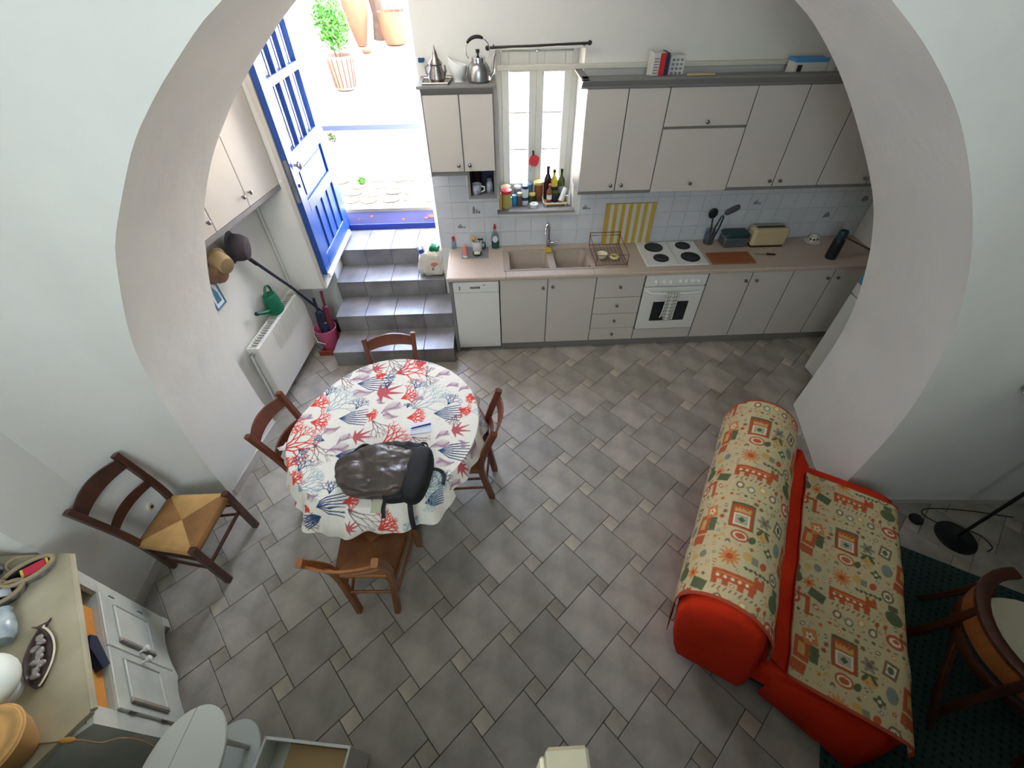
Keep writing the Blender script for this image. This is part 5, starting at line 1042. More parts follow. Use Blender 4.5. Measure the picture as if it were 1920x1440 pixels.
skirt([(-.012, .43, .36, .10, -.02, .01), (-.014, .6, .38, .08, -.05, 0), (-.014, .78, .38, .06, -.09, .01), (-.012, .93, .38, .025, -.125, -.02), (.0, .99, .38, .05, -.02, .05), (.05, 1.0, .38, .03, .06, .14), (.25, 1.002, .38, .03, 0, .06), (.8, 1.004, .38, .03, 0, .03), (1.38, 1.0, .38, .03, 0, .03), (1.43, .95, .38, .03, .03, .02), (1.43, .4, .38, .05, .03, 0)], 'skirt')
MB(MS).cbox(.03, 1.38, .37, .95, .05, .22, .01).build('frame', 'sofa_dark', t, smooth=0)
for a, b in ((.06, .05), (1.36, .05), (.06, .92), (1.36, .92)): MB(MS).cyl((a, b, 0), (a, b, .11), .022, n=10).build('foot', 'sofa_dark', t)
m = MB(MS); rows = []
for k in range(17):
    a = .0+1.43*k/16; h = .06+.03*math.sin(k*.9)+(.09 if k == 15 else 0); rows.append([(a, .30, .42), (a, .315+.01*math.sin(k), .46+h*.6), (a+.0, .35, .47+h), (a, .41+.02*math.sin(k*1.3), .452+h*.4), (a, .47, .437)])
m.grid(rows); m.build('crease_fold', 'sofa_orange', t, smooth=60)
# printed throw: one pattern, drawn once into a repeat and sampled along the cloth
PW, PH = .62, .86; NX, NY = 250, 346
pat = np.empty((NY, NX, 3), np.float32); pat[:] = lin((202, 184, 144)); PX, PY = np.meshgrid((np.arange(NX)+.5)/NX*PW, (np.arange(NY)+.5)/NY*PH)
def wrapd(X, c, P): d = X-c; return (d+P/2) % P-P/2
def paint(mask, col, op=.95):
    a = (np.clip(mask, 0, 1)*op)[..., None]; pat[:] = pat*(1-a)+np.array(lin(col), np.float32)*a
def ell(cx, cy, rx, ry, col, rot=0, op=.95):
    dx, dy = wrapd(PX, cx, PW), wrapd(PY, cy, PH); c, s = math.cos(rot), math.sin(rot); u = (dx*c+dy*s)/rx; v = (-dx*s+dy*c)/ry; paint((1-np.hypot(u, v))*min(rx, ry)/.003+.5, col, op)
def rec(cx, cy, rx, ry, col, rot=0, op=.95):
    dx, dy = wrapd(PX, cx, PW), wrapd(PY, cy, PH); c, s = math.cos(rot), math.sin(rot); u = np.abs(dx*c+dy*s); v = np.abs(-dx*s+dy*c); paint(np.minimum(rx-u, ry-v)/.003+.5, col, op)
def flower(cx, cy, r, n, col, c2):
    dx, dy = wrapd(PX, cx, PW), wrapd(PY, cy, PH); th = np.arctan2(dy, dx); rr = np.hypot(dx, dy); paint((r*(.78+.22*np.cos(n*th))-rr)/.003+.5, col); ell(cx, cy, r*.3, r*.3, c2)
O1, O2, GR, BRN, CRM, GREY, YL = (186, 84, 48), (208, 130, 74), (86, 98, 66), (126, 100, 76), (226, 214, 186), (136, 134, 116), (206, 164, 96)
rec(.13, .14, .075, .10, GR); rec(.13, .15, .068, .088, O1); rec(.13, .175, .05, .045, CRM); rec(.13, .175, .038, .034, GREY, 0, .6); rec(.13, .175, .016, .016, GR, .78); rec(.13, .10, .05, .02, YL)
for k in range(4): rec(.095+k*.023, .075, .008, .018, O1)
ell(.13, .30, .055, .042, O1); ell(.13, .30, .042, .03, CRM); ell(.13, .30, .03, .021, O1); ell(.205, .30, .02, .03, GR, .5)
flower(.27, .13, .05, 6, GREY, BRN); ell(.27, .23, .045, .04, YL); ell(.245, .215, .012, .03, GR, .6); ell(.295, .215, .012, .03, GR, -.6); rec(.27, .19, .045, .006, GR)
flower(.32, .32, .035, 4, GR, CRM); ell(.39, .25, .035, .05, GREY); ell(.39, .25, .02, .03, (120, 140, 146)); rec(.385, .10, .04, .05, BRN, .2); rec(.385, .10, .026, .032, CRM, .2); ell(.385, .10, .018, .024, GR)
rec(.50, .23, .05, .075, O1, .12); rec(.55, .13, .045, .05, O2, -.2); rec(.575, .235, .025, .055, GR, .1); rec(.48, .35, .05, .035, O1, .15); rec(.50, .23, .022, .04, YL, .12); flower(.55, .13, .03, 5, CRM, O1)
flower(.10, .46, .065, 12, O2, O1); ell(.20, .42, .03, .03, YL); rec(.245, .43, .02, .025, GREY); ell(.30, .43, .02, .03, O1, .5)
for k in range(6): ell(.20+k*.028, .50, .009, .014, GR, .6 if k % 2 else -.6)
rec(.27, .498, .085, .003, GR); ell(.39, .46, .04, .045, BRN); ell(.39, .46, .026, .03, CRM); flower(.39, .46, .02, 5, GR, O1); ell(.50, .49, .03, .025, YL); ell(.56, .47, .025, .03, GREY)
rec(.15, .595, .125, .034, O1); rec(.285, .565, .032, .028, O1); rec(.15, .585, .10, .005, O2)
for x_ in (.045, .105, .19, .25): rec(x_, .64, .017, .022, O1)
for x_ in (.06, .10, .14, .18, .22): ell(x_, .605, .010, .010, CRM)
for x_ in (.265, .305): rec(x_, .532, .010, .012, O1)
for k in range(9): rec(.05+k*.03, .685, .004, .014, BRN, .5)
ell(.42, .60, .055, .05, GR); rec(.42, .53, .03, .02, GR); flower(.52, .61, .048, 7, O2, O1); rec(.575, .68, .05, .035, GR, .3)
for (x, y, c) in ((.08, .75, BRN), (.15, .77, GREY), (.22, .74, YL), (.29, .77, BRN)): ell(x, y, .026, .03, c); ell(x, y, .014, .017, CRM)
ell(.42, .76, .055, .045, O1); ell(.42, .76, .036, .027, CRM); ell(.425, .755, .02, .014, O1); rec(.52, .78, .016, .07, O1); rec(.485, .725, .04, .012, O1)
for (x, y) in ((.36, .69), (.31, .70), (.46, .69)): ell(x, y, .012, .02, O1, .5); rec(x, y+.03, .003, .02, GR)
for k in range(7): ell(.04+k*.085, .835, .012, .01, GR if k % 2 else O1); rec(.08+k*.085, .835, .012, .004, BRN)
for k in range(60):
    rx_ = random.random()*PW; ry_ = random.random()*PH; ell(rx_, ry_, .005, .008, random.choice((BRN, GR, O1, GREY)), random.random()*3, .8)
base_c = np.array(lin((202, 184, 144)), np.float32); rq = random.Random(11); placed = 0
for k in range(900):
    x_, y_ = rq.random()*PW, rq.random()*PH; r_ = rq.uniform(.012, .024); m_ = (np.hypot(wrapd(PX, x_, PW), wrapd(PY, y_, PH)) < r_*1.25)
    if np.abs(pat[m_]-base_c).max() > .02: continue
    col_ = rq.choice((BRN, GR, O1, GREY, YL, O2)); kind_ = rq.random(); placed += 1
    if kind_ < .35: flower(x_, y_, r_, rq.choice((4, 5, 6, 8)), col_, rq.choice((CRM, O1, GR)))
    elif kind_ < .6: ell(x_, y_, r_, r_*.7, col_, rq.random()*3); ell(x_, y_, r_*.55, r_*.36, CRM)
    elif kind_ < .8: ell(x_-r_*.4, y_, r_*.35, r_*.8, col_, .5); ell(x_+r_*.4, y_, r_*.35, r_*.8, col_, -.5)
    else: rec(x_, y_, r_*.7, r_*.7, col_, rq.random()); ell(x_, y_, r_*.4, r_*.4, CRM)
def sample(s, tt):
    s *= 1.25; tt *= 1.25; i = int((s % PW)/PW*NX) % NX; j = int((tt % PH)/PH*NY) % NY; return tuple(pat[j, i])
def throw(name, label, path, a0, a1, ofs, jag):
    pts = [Vector((b, z)) for b, z in path]; sm = [Vector((p.x, p.y)) for p in smooth_path([(p.x, p.y, 0) for p in pts], 8)]
    d = [0]
    for p, q in zip(sm[:-1], sm[1:]): d.append(d[-1]+(q-p).length)
    nv = int(d[-1]/.004); nu = int((a1-a0)/.004); V, C, F = [], [], []
    T_ = np.linspace(0, d[-1], nv); B = np.interp(T_, d, [p.x for p in sm]); Z_ = np.interp(T_, d, [p.y for p in sm])
    for i in range(nv):
        for k in range(nu):
            a = a0+(a1-a0)*k/(nu-1); e = jag(T_[i]/d[-1]); a = a0+e[0]+(a1-a0-e[0]-e[1])*k/(nu-1)
            w = .004*math.sin(11*a+7*T_[i])+.003*math.sin(23*a-9*T_[i]); V.append(tuple(MS @ Vector((a, B[i]+w*.6, Z_[i]+abs(w)+.001))))
            C.append(lin((176, 74, 50)) if (k < 5 or k > nu-5 or i < 3) else sample(T_[i]*1.0+ofs[0], (PH*4-(a+ofs[1]))))
    for i in range(nv-1):
        for k in range(nu-1): F.append((i*nu+k, i*nu+k+1, (i+1)*nu+k+1, (i+1)*nu+k))
    t = thing('sofa_throw', label, 'throw', tuple(MS @ Vector((.7, path[0][0], path[0][1]))), 'printed throws on the sofa')
    o = colour_mesh('cloth', V, F, C, 'printed_cloth', t, 60); o.modifiers.new('thickness', 'SOLIDIFY').thickness = .003
throw('back', 'cream throw with orange folk print draped over the sofa back', [(-.105, .28), (-.125, .40), (-.145, .53), (-.156, .67), (-.12, .795), (-.04, .87), (.06, .89), (.155, .87), (.235, .805), (.285, .71), (.312, .60), (.325, .53)], -.03, 1.41, (.40, .10), lambda u: (.02*math.sin(u*5), .0))
throw('seat', 'cream throw with orange folk print spread over the sofa seat', [(.44, .475), (.475, .452), (.62, .449), (.90, .447), (.985, .43), (1.018, .385), (1.024, .33)], -.02, 1.355, (.33, .35), lambda u: (-.03*u, .0))

# ------------------------------------------------------------------ rug, lamp, armchair on the right
m = bpy.data.materials.new('rug_weave'); m.use_nodes = True; MATS['rug_weave'] = m; nt = m.node_tree; b = nt.nodes['Principled BSDF']; b.inputs['Roughness'].default_value = .95
tc = nt.nodes.new('ShaderNodeTexCoord'); mp = nt.nodes.new('ShaderNodeMapping'); mp.inputs['Rotation'].default_value = (0, 0, .75); nt.links.new(tc.outputs['Object'], mp.inputs[0])
vo = nt.nodes.new('ShaderNodeTexVoronoi'); vo.distance = 'MANHATTAN'; vo.inputs['Scale'].default_value = 26; vo.inputs['Randomness'].default_value = .12; nt.links.new(mp.outputs[0], vo.inputs['Vector'])
cr = nt.nodes.new('ShaderNodeValToRGB'); cr.color_ramp.elements[0].position = .32; cr.color_ramp.elements[0].color = (*lin((20, 21, 21)), 1); cr.color_ramp.elements[1].position = .62; cr.color_ramp.elements[1].color = (*lin((40, 66, 62)), 1)
nt.links.new(vo.outputs[0], cr.inputs[0]); nt.links.new(cr.outputs[0], b.inputs['Base Color'])
solo(MB(MS).cbox(-.75, 1.41, .80, 2.9, .0, .011, .004), 'rug', 'rug_weave', 'dark rug with a small teal lattice pattern in front of the sofa', 'rug', tuple(MS @ Vector((.4, 1.8, 0))), smooth=0)
t = thing('floor_lamp', 'black floor lamp with round base in the corner right of the sofa', 'lamp', (3.655, -2.25, 0)); L0 = (3.655, -2.25, 0)
MB().lathe([(.0, 0), (.125, 0), (.128, .008), (.122, .018), (.03, .026), (.012, .04)], L0, 36).build('base', 'black_plastic', t); MB().cyl((3.655, -2.25, .03), (3.655, -2.25, 1.62), .011, n=12).build('pole', 'black_plastic', t)
MB().lathe([(.21, 1.48), (.13, 1.74), (.128, 1.74), (.208, 1.48)], L0, 32, caps=False).build('shade', 'cream_ceramic', t)
MB().tube(smooth_path([(3.73, -2.18, .012), (3.84, -2.24, .006), (3.86, -2.33, .006), (3.80, -2.36, .006)]), .004, 6).build('cable', 'black_plastic', t)
MB().tube(smooth_path([(3.60, -2.15, .02), (3.55, -2.06, .006), (3.62, -2.02, .006), (3.9, -2.05, .006), (4.2, -2.12, .006)]), .004, 6).build('cable', 'black_plastic', t)
t = thing('foot_switch', 'round black foot switch on the floor beside the lamp base', 'switch', (3.47, -2.10, 0)); MB().lathe([(.0, 0), (.045, 0), (.047, .01), (.04, .024), (.0, .026)], (3.47, -2.10, 0), 22).build('housing', 'black_plastic', t); MB().lathe([(.016, .024), (.016, .03), (.0, .031)], (3.47, -2.10, 0), 14).build('button', 'iron_dark', t)
t = thing('wooden_armchair', 'low wooden armchair with cream cushion at the right edge', 'armchair', (3.1, -3.1, .012)); g0 = .012
def ring_pts(r, a0, a1, n, z, c=(3.13, -3.06)): return [(c[0]+r*math.cos(math.radians(a0+(a1-a0)*k/n)), c[1]+r*math.sin(math.radians(a0+(a1-a0)*k/n)), z) for k in range(n+1)]
bar(ring_pts(.33, 95, 250, 18, .56), .13, .022, Vector((0, 0, 1))).build('curved_arm_board', 'wood_honey', t); bar(ring_pts(.335, 85, 260, 18, .64), .03, .06, Vector((0, 0, 1))).build('arm_rail', 'wood_dark', t)
bar(ring_pts(.31, 80, 265, 18, .40), .06, .03, Vector((0, 0, 1))).build('seat_frame', 'wood_dark', t)
for an in (92, 150, 205, 255):
    c = math.radians(an); p = Vector((3.13+.335*math.cos(c), -3.06+.335*math.sin(c), 0)); q = Vector((3.13+.42*math.cos(c), -3.06+.42*math.sin(c), 0))
    bar(smooth_path([(q.x, q.y, g0), (p.x+.3*(q.x-p.x), p.y+.3*(q.y-p.y), .3), (p.x, p.y, .62)]), .04, .035, Vector((0, 0, 1)).cross(Vector((math.cos(c), math.sin(c), 0)))).build('leg', 'wood_dark', t)
MB().lathe([(.0, .39), (.26, .39), (.285, .42), (.27, .455), (.0, .47)], (3.16, -3.06, 0), 30).build('cushion', 'cream_ceramic', t)
bar(smooth_path([(3.02, -2.73, .62), (2.86, -2.93, .42), (2.76, -3.12, .2), (2.70, -3.29, g0)]), .035, .03, Vector((0, 0, 1))).build('front_brace', 'wood_dark', t)

# ------------------------------------------------------------------ corner cupboard on the left with its things
mat('distressed', (206, 206, 196), .5, noise=(6, .10), rgb2=(182, 188, 178)); mat('distressed_top', (160, 150, 124), .42, noise=(4, .16), rgb2=(188, 178, 152)); mat('orange_board', (214, 142, 62), .55, noise=(4, .06)); mat('moulding_brown', (150, 142, 130), .6)
FL = Vector((-1.778, -2.5423, 0)); FR_ = Vector((-1.268, -3.196, 0)); fx_ = (FR_-FL).normalized(); fn = Vector((-fx_.y, fx_.x, 0)); FW = (FR_-FL).length   # fn points to the room
MD = Matrix(((fx_.x, -fn.x, 0, FL.x), (fx_.y, -fn.y, 0, FL.y), (0, 0, 1, 0), (0, 0, 0, 1)))
HT = .88
t = thing('corner_cupboard', 'white distressed corner cupboard with two panelled doors and open shelf', 'cupboard', (-1.75, -2.95, 0))
m = MB(); m.prism([(-1.805, -2.482, HT-.028), (-1.283, -3.163, HT-.028), (-1.43, -3.375, HT-.028), (-1.95, -3.55, HT-.028), (-2.42, -3.05, HT-.028), (-2.40, -2.475, HT-.028)], (0, 0, .028)); m.build('top', 'distressed_top', t, smooth=0)
MB(MD).tube([(-.06, -.012, HT-.014), (FW-.045, -.012, HT-.014)], .015, 8).build('top_nosing', 'distressed_top', t)
b = MB(MD); b.box(.0, .085, 0, .022, .06, HT-.029); b.box(FW-.085, FW, 0, .022, .06, HT-.029); b.box(.085, FW-.085, 0, .022, .848, HT-.029); b.build('face_frame', 'distressed', t, smooth=0)
b = MB(MD); b.box(.0, .02, .022, .40, .06, HT-.029); b.box(FW-.02, FW, .022, .40, .06, HT-.029); b.box(.02, FW-.02, .385, .40, .06, HT-.029); b.box(.02, FW-.02, .0, .385, .672, .69); b.box(.02, FW-.02, .022, .385, .06, .08); b.build('carcass', 'distressed', t, smooth=0)
for k, (a, c) in enumerate(((.087, FW/2-.002), (FW/2+.002, FW-.087))):
    dr = MB(MD).cbox(a, c, -.012, .02, .13, .688, .004).build('door', 'distressed', t, smooth=0)
    pa, pc, z0, z1 = a+.06, c-.065, .31, .585
    MB(MD).cbox(pa, pc, -.019, -.011, z0, z1, .004).build('raised_panel', 'distressed', dr, smooth=0)
    for q in ((pa-.014, pa, -.022, -.011, z0-.014, z1+.014), (pc, pc+.024, -.026, -.011, z0-.014, z1+.014), (pa, pc, -.024, -.011, z1, z1+.014), (pa, pc, -.022, -.011, z0-.014, z0)): MB(MD).cbox(*q, .004).build('panel_moulding', 'moulding_brown' if q[0] == pc else 'distressed', dr, smooth=0)
    kx = (c-.03) if k == 0 else (a+.03)
    km = MB(MD); km.tube([(kx, -.012, .435), (kx, -.03, .435), (kx, -.036, .435), (kx, -.052, .435), (kx, -.058, .435)], [.007, .007, .015, .016, .006], 12); km.build('knob', 'white_plastic', dr)
    for z in (.34, .59): MB(MD).cyl((a-.002 if k == 0 else c+.002, -.01, z-.02), (a-.002 if k == 0 else c+.002, -.01, z+.02), .005, n=8).build('hinge', 'pewter', dr)
ap = []
for k in range(21): u = k/20; ap.append((.07+(FW-.145)*u, 0, .055+.05*abs(math.sin(u*PI*2))**.8))
m = MB(MD); m.prism([(.07, 0, .13)]+ap+[(FW-.075, 0, .13)], (0, .018, 0)); m.build('scalloped_apron', 'distressed', t, smooth=0)
for a in (.0, FW-.07): m = MB(MD); m.prism([(a, -.004, .0), (a+.06, -.004, .0), (a+.07, -.004, .07), (a, -.004, .07)], (0, .06, 0)); m.build('foot', 'distressed', t, smooth=0)
solo(MB(MD).cbox(.17, .735, .022, .10, .691, .80, .01), 'orange_box', 'orange_board', 'flat orange box on the open shelf of the corner cupboard', 'box', tuple(MD @ Vector((.4, .08, .681))), smooth=0)
m = MB(MD @ Matrix.Translation((.47, .006, .765)) @ Matrix.Rotation(.5, 4, 'Y')); m.prism([(-.07, -.015, -.045), (.075, -.015, -.04), (.085, -.015, .03), (-.03, -.015, .05), (-.085, -.015, .0)], (0, .03, 0)); solo(m, 'navy_pouch', 'handle_blue', 'small navy pouch leaning on the orange box in the cupboard', 'pouch', tuple(MD @ Vector((.40, .03, .70))), smooth=0)
# things on the cupboard
mat('weave_tan', (178, 158, 128), .85, wave=('Z', 80, 2, .35)); mat('floral_grey', (168, 162, 160), .8, noise=(34, .5), rgb2=(92, 86, 92)); mat('basket_dark', (36, 36, 34), .9); mat('ceramic_blue', (198, 208, 210), .25, noise=(16, .4), rgb2=(120, 140, 152)); mat('shell', (196, 188, 182), .25, metal=.3, noise=(40, .3), rgb2=(96, 80, 84)); mat('fish_glaze', (92, 74, 70), .25, noise=(12, .3)); mat('straw', (206, 158, 96), .8, wave=('Z', 46, 1.5, .35)); mat('lamp_white', (236, 240, 232), .5); mat('brass_switch', (168, 124, 58), .4); mat('cord_brown', (142, 112, 72), .6); mat('card_yellow', (214, 206, 90), .6)
def oval_basket(label, c, rx, ry, rot, h):
    t = thing('oval_basket', label, 'basket', (c[0], c[1], HT), 'oval baskets on the cupboard'); Mb = Matrix.Translation((c[0], c[1], HT)) @ Matrix.Rotation(rot, 4, 'Z')
    MB(Mb).lathe([(.78, 0), (.92, h*.4), (1.0, h)], (0, 0, 0), 30, sx=rx, sy=ry, caps=False).build('side', 'floral_grey', t); MB(Mb).lathe([(.0, .004), (.78, .002), (.90, h*.4), (.975, h)], (0, 0, 0), 30, sx=rx, sy=ry, caps=False).build('lining', 'basket_dark', t)
    MB(Mb).tube([(rx*math.cos(a), ry*math.sin(a), h) for a in [k*PI/18 for k in range(36)]], .010, 8, closed=True).build('rim', 'weave_tan', t)
    MB(Mb).tube([(-.02+.05*math.cos(a), ry*.95+.01, h+.055*math.sin(a)) for a in [PI*k/10 for k in range(11)]], .005, 6).build('loop_handle', 'weave_tan', t); return Mb
Mb = oval_basket('larger floral oval basket holding red and yellow cards, nearest the wall', (-1.905, -2.585), .10, .052, .64, .052)
m = MB(Mb @ Matrix.Translation((.02, .0, .042)) @ Matrix.Rotation(.3, 4, 'X')); m.cbox(-.04, .045, -.022, .025, -.004, .004, .001); tcd = thing('playing_cards', 'red card with yellow edge lying in the larger oval basket', 'cards', tuple(Mb @ Vector((0, 0, .03)))); m.build('card_face', 'cap_red', tcd, smooth=0); m = MB(Mb @ Matrix.Translation((.02, .0, .038)) @ Matrix.Rotation(.3, 4, 'X')); m.cbox(-.055, .055, -.032, .03, -.004, .0, .001); m.build('card_edge', 'card_yellow', tcd, smooth=0)
Mb = oval_basket('smaller floral oval basket with a white card, second from the wall', (-1.958, -2.695), .09, .048, .68, .05)
m = MB(Mb @ Matrix.Translation((.01, .0, .055)) @ Matrix.Rotation(.9, 4, 'Y') @ Matrix.Rotation(.2, 4, 'Z')); m.cbox(-.03, .035, -.022, .022, -.002, .002, .0005); solo(m, 'white_card', 'paper', 'white card standing in the smaller oval basket', 'card', tuple(Mb @ Vector((0, 0, .03))), smooth=0)
t = thing('spotted_pouch', 'pale pouch with dark spots against the wall behind the baskets', 'pouch', (-2.07, -2.60, HT)); MB().sup((-2.075, -2.60, HT+.06), (.075, .055, .06), .7, .8, 14, 26).build('body', 'floral_grey', t)
for (x, y, z) in ((-2.03, -2.635, HT+.085), (-2.065, -2.648, HT+.065), (-2.01, -2.60, HT+.08)): MB().sup((x, y, z), (.018, .012, .016), nu=8, nv=12).build('spot', 'basket_dark', t)
t = thing('ceramic_jug', 'lying blue and white ceramic jug between the baskets and the fish dish', 'jug', (-1.83, -2.845, HT)); Mj = Matrix.Translation((-1.835, -2.84, HT+.048)) @ Matrix.Rotation(2.2, 4, 'Z') @ Matrix.Rotation(PI/2, 4, 'Y')
MB(Mj).lathe([(.0, -.075), (.034, -.075), (.046, -.05), (.047, .0), (.04, .05), (.030, .075), (.034, .09)], (0, 0, 0), 24).build('body', 'ceramic_blue', t); MB(Mj).tube([(-.0, .038, .06), (-.0, .075, .04), (-.0, .078, -.01), (-.0, .045, -.04)], .007, 8).build('handle', 'ceramic_blue', t)
t = thing('fish_dish', 'long fish-shaped dish filled with shells near the cupboard edge', 'dish', (-1.61, -2.97, HT)); Mf = Matrix.Translation((-1.615, -2.96, HT)) @ Matrix.Rotation(math.atan2(-.24, .15), 4, 'Z')
out = []
for k in range(40):
    u = k/39; x = -.17+.30*u; w_ = .05*math.sin(PI*min(1, max(0, (u-.10)/.9)))**.75+.008+(.03*(1-u/.10) if u < .10 else 0); out.append((x, w_))
top_ = [(x, w_, .02) for x, w_ in out]; low = [(x, w_*.8, .0) for x, w_ in out]
m = MB(Mf); m.grid([[(x, -w_*.75, 0) for x, w_ in out], [(x, -w_, .018) for x, w_ in out], [(x, -w_*.86, .018) for x, w_ in out], [(x, -w_*.6, .006) for x, w_ in out], [(x, w_*.6, .006) for x, w_ in out], [(x, w_*.86, .018) for x, w_ in out], [(x, w_, .018) for x, w_ in out], [(x, w_*.75, 0) for x, w_ in out]]); m.build('dish', 'fish_glaze', t)
MB(Mf).tube([(x, w_*.96, .019) for x, w_ in out[3:]], .004, 6).build('rim_edge', 'cream_ceramic', t)
for k in range(9):
    x = -.09+.021*k; y = .012*math.sin(k*2.3); solo(MB(Mf @ Matrix.Translation((x, y, .021)) @ Matrix.Rotation(k*.9, 4, 'Z')).sup((0, 0, 0), (.019, .014, .011), .9, .9, 8, 14, lambda p: Vector((p.x, p.y*(1-.35*p.x), p.z))), 'sea_shell', 'shell', 'small glossy shell heaped in the fish-shaped dish', 'shell', tuple(Mf @ Vector((x, y, .008))), 'shells in the fish dish')
t = thing('table_lamp', 'table lamp with round white shade at the left edge', 'lamp', (-1.665, -3.085, HT)); MB().lathe([(.0, 0), (.055, 0), (.05, .014), (.015, .03), (.012, .06)], (-1.665, -3.085, HT), 22).build('base', 'white_plastic', t); MB().sup((-1.665, -3.085, HT+.135), (.118, .118, .095), nu=16, nv=30).build('shade', 'lamp_white', t)
t = thing('straw_basket', 'tan woven straw basket on the near end of the cupboard', 'basket', (-1.475, -3.275, HT)); L0 = (-1.475, -3.275, HT)
MB().lathe([(.0, .002), (.055, 0), (.07, .02), (.105, .10), (.122, .165)], L0, 36, caps=False).build('side', 'straw', t); MB().lathe([(.122, .163), (.126, .172), (.116, .182), (.07, .188), (.0, .19)], L0, 36, caps=False).build('woven_top', 'straw', t)
t = thing('lamp_cord', 'thin lamp cord with brass inline switch crossing the cupboard end', 'cord', (-1.4, -3.25, HT)); MB().tube(smooth_path([(-1.56, -3.235, HT+.004), (-1.48, -3.255, HT+.004), (-1.39, -3.255, HT+.004), (-1.33, -3.253, HT+.006), (-1.28, -3.25, HT-.02), (-1.23, -3.255, HT-.07), (-1.17, -3.24, .78), (-1.13, -3.25, .66), (-1.16, -3.30, .40), (-1.2, -3.4, .005)]), .003, 7).build('wire', 'cord_brown', t)
MB().sup((-1.31, -3.2515, HT+.006), (.03, .011, .009), .7, .8, 10, 16).build('inline_switch', 'brass_switch', t)

# ------------------------------------------------------------------ near edge: oval side table, open box, loft post
mat('table_white', (204, 206, 196), .35)
t = thing('oval_side_table', 'white oval two-tier side table beside the corner cupboard', 'table', (-.99, -3.35, 0)); Mo = Matrix.Translation((-.985, -3.345, 0)) @ Matrix.Rotation(-.12, 4, 'Z')
def oval(rx, ry, z0, z1, n=40): return [(1.0*rx*math.cos(2*PI*k/n), ry*math.sin(2*PI*k/n)) for k in range(n)]
MB(Mo).lathe([(.0, .595), (.96, .595), (.995, .603), (1.0, .612), (.985, .62), (.0, .62)], (0, 0, 0), 44, sx=.165, sy=.235).build('top', 'table_white', t, smooth=50)
MB(Mo).cbox(-.052, -.049, -.22, .22, .6195, .6208, .0003).build('leaf_joint', 'moulding_brown', t, smooth=0)
MB(Mo).lathe([(.0, .285), (.97, .285), (1.0, .295), (.98, .305), (.0, .305)], (.035, .035, 0), 40, sx=.14, sy=.19).build('lower_shelf', 'table_white', t, smooth=50)
for x, y in ((-.10, -.13), (.10, -.13), (-.10, .12), (.10, .12)): MB(Mo).cyl((x, y, 0), (x, y, .596), .014, n=10).build('leg', 'table_white', t)
mat('box_white', (212, 212, 204), .5); mat('box_tan', (176, 146, 100), .7)
t = thing('open_storage_box', 'white open storage box with tan bottom at the near edge', 'box', (-.55, -3.45, 0)); Mx = Matrix.Translation((-.762, -3.212, 0)) @ Matrix.Rotation(-.13, 4, 'Z')
bx = MB(Mx); bx.prism([(.0, -.012, .40), (.0, -.012, .02), (.42, -.012, .02), (.42, -.012, .395), (.30, -.012, .385), (.15, -.012, .40)], (0, .012, 0)); bx.cbox(0, .012, -.40, 0, .02, .40, .003); bx.cbox(.412, .424, -.40, 0, .02, .395, .003); bx.cbox(0, .424, -.412, -.40, .02, .40, .003); bx.build('walls', 'box_white', t, smooth=0)
MB(Mx).prism([(.012, -.398, .25), (.012, -.012, .25), (.115, -.012, .34), (.115, -.398, .34)], (0, 0, -.004)).build('inner_flap', 'box_white', t, smooth=0); MB(Mx).cbox(.115, .411, -.398, -.013, .325, .34, .003).build('tan_insert', 'box_tan', t, smooth=0); MB(Mx).cbox(.012, .412, -.40, -.012, .02, .035, .002).build('bottom', 'box_tan', t, smooth=0)
fl_ = MB(Mx).prism([(-.035, -.20, .30), (-.012, -.05, .34), (.0, -.04, .345), (.0, -.20, .32)], (0, 0, .006)).build('side_flap', 'cream_ceramic', t, smooth=0); MB(Mx).cyl((-.018, -.12, .326), (-.018, -.12, .334), .005, n=8).build('rivet', 'iron_dark', t)
t = thing('loft_post', 'white wooden newel post at the edge of the loft', 'post', (.53, -3.49, 1.2)); MB().cbox(.491, .571, -3.54, -3.447, 1.20, 2.0, .006).build('shaft', 'distressed_top', t, smooth=0); MB().cbox(.482, .492, -3.54, -3.455, 1.20, 1.93, .003).build('side_batten', 'cream_ceramic', t, smooth=0)

# ------------------------------------------------------------------ things out in the street
mat('terracotta', (158, 76, 50), .8, noise=(5, .12)); mat('terracotta_pale', (176, 104, 82), .8, noise=(4, .12)); mat('slat_dark', (84, 44, 36), .8); mat('leaf_green', (60, 112, 30), .6, noise=(8, .3)); mat('leaf_olive', (84, 90, 54), .7, noise=(8, .3)); mat('trunk', (98, 82, 66), .9, noise=(9, .25)); mat('soil', (92, 66, 52), .95)
def gz(y): return 1.1+.15*(y-4.1)
def foliage(c, r, n, m, par, sz=.06, sq=1.0):
    b = MB(); rr = random.Random(int(abs(c[0])*977))
    for _ in range(n):
        d = Vector((rr.gauss(0, 1), rr.gauss(0, 1), rr.gauss(0, 1))).normalized()*(rr.random()**.4); p = Vector((c[0]+d.x*r[0], c[1]+d.y*r[1], c[2]+d.z*r[2])); u = Vector((rr.uniform(-1, 1), rr.uniform(-1, 1), rr.uniform(-.4, 1))).normalized(); w_ = u.orthogonal().normalized()
        b.add([p, p+u*sz*.5+w_*sz*.25, p+u*sz, p+u*sz*.5-w_*sz*.25], [(0, 1, 2, 3)])
    o = b.build('foliage', m, par, smooth=0, fix=False); o['kind'] = 'stuff'; return o
c = (-2.03, 5.45, gz(5.45)+.01); t = thing('planter', 'striped terracotta planter with a bright green bush in the sunny street', 'planter', c, 'pots in the street')
MB().lathe([(.0, 0), (.16, 0), (.19, .25), (.215, .46), (.195, .46), (.17, .4), (.0, .4)], c, 24).build('pot', 'terracotta_pale', t); MB().lathe([(.0, .405), (.178, .405), (.0, .42)], c, 20).build('soil', 'soil', t)
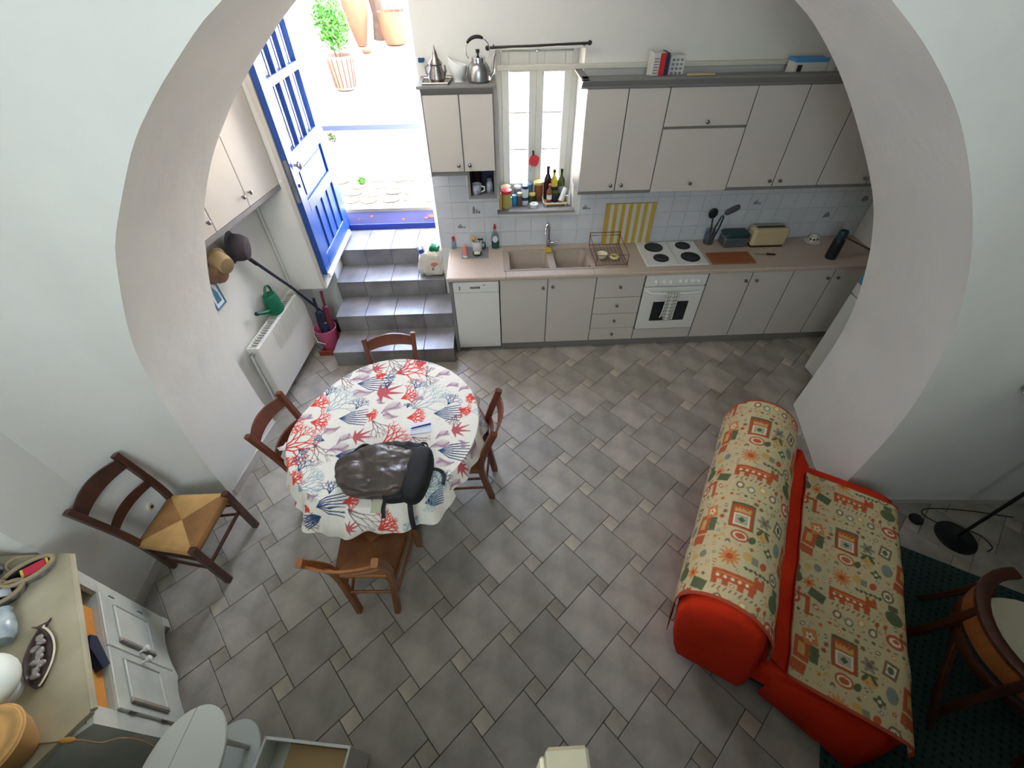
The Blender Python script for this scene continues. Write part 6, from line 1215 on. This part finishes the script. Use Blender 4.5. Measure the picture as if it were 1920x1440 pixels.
for k in range(16): a = 2*PI*k/16; MB().tube([(c[0]+.168*math.cos(a), c[1]+.168*math.sin(a), c[2]+.03), (c[0]+.212*math.cos(a), c[1]+.212*math.sin(a), c[2]+.43)], .008, 5).build('stripe', 'slat_dark', t)
foliage((c[0], c[1], c[2]+.86), (.25, .25, .36), 1400, 'leaf_green', t, .07)
for k in range(5): MB().tube([(c[0]+.05*math.cos(k*1.3), c[1]+.05*math.sin(k*1.3), c[2]+.4), (c[0]+.1*math.cos(k*1.3), c[1]+.1*math.sin(k*1.3), c[2]+.75)], .008, 5).build('stem', 'trunk', t)
c = (-2.08, 7.5, gz(7.5)+.01); t = thing('amphora', 'tall pale terracotta amphora leaning at the back of the street', 'amphora', c, 'pots in the street'); MB().lathe([(.0, 0), (.08, 0), (.13, .15), (.22, .5), (.24, .8), (.19, 1.05), (.11, 1.2), (.12, 1.32), (.14, 1.34), (.10, 1.34), (.09, 1.2), (.0, 1.1)], c, 26).build('body', 'terracotta', t)
for s in (-1, 1): MB().tube([(c[0]+s*.11, c[1], c[2]+1.26), (c[0]+s*.2, c[1], c[2]+1.22), (c[0]+s*.2, c[1], c[2]+1.02)], .02, 8).build('handle', 'terracotta', t)
c = (-1.42, 7.6, gz(7.6)+.01); t = thing('terracotta_pot', 'wide terracotta pot with a leggy plant beside the doorway wall outside', 'flowerpot', c, 'pots in the street'); MB().lathe([(.0, 0), (.2, 0), (.25, .2), (.27, .46), (.28, .5), (.25, .5), (.23, .42), (.0, .4)], c, 26).build('pot', 'terracotta', t); MB().lathe([(.0, .41), (.24, .41), (.0, .425)], c, 20).build('soil', 'soil', t)
for k in range(4): MB().tube([(c[0]-.15+.1*k, c[1], c[2]+.4), (c[0]-.3+.2*k, c[1]+.1, c[2]+1.5)], .018, 6).build('stem', 'trunk', t)
foliage((c[0], c[1], c[2]+1.3), (.5, .3, .5), 500, 'leaf_olive', t, .1)
c = (-1.75, 7.95, gz(7.95)); t = thing('gnarled_stump', 'gnarled grey plant trunk between the amphora and the pot', 'plant', c); MB().tube([(c[0], c[1], c[2]-.02), (c[0]+.03, c[1], c[2]+.4), (c[0]-.05, c[1], c[2]+.8), (c[0]-.2, c[1]-.1, c[2]+1.1)], [.17, .14, .12, .08], 10).build('trunk', 'trunk', t)
for k in range(7): a = k*.9; MB().tube([(c[0]-.06, c[1], c[2]+.8), (c[0]-.06+.35*math.cos(a), c[1]-.1+.15*math.sin(a), c[2]+1.15+.1*math.sin(k))], [.06, .03], 7).build('branch', 'trunk', t)
foliage((c[0]+.15, c[1]-.1, c[2]+1.35), (.35, .2, .3), 400, 'leaf_green', t, .1)
solo(MB().sup((-1.93, 7.1, gz(7.1)+.05), (.10, .07, .05), nu=8, nv=14), 'red_stone', 'terracotta', 'small red-brown lump on the street before the amphora', 'stone', (-1.93, 7.1, gz(7.1)))
t = thing('street_weed', 'tuft of bright green weed in the paving outside the door', 'plant', (-1.22, 2.2, .93)); foliage((-1.22, 2.2, .965), (.05, .05, .035), 160, 'leaf_green', t, .035); MB().cyl((-1.22, 2.2, .93), (-1.22, 2.2, .95), .008, n=6).build('stem', 'trunk', t)
t = thing('wall_weed', 'dry little weed at the foot of the street wall', 'plant', (-2.0, 3.9, .93)); foliage((-2.0, 3.9, 1.0), (.07, .05, .07), 90, 'leaf_olive', t, .05); MB().cyl((-2.0, 3.9, .93), (-2.0, 3.9, .97), .008, n=6).build('stem', 'trunk', t)
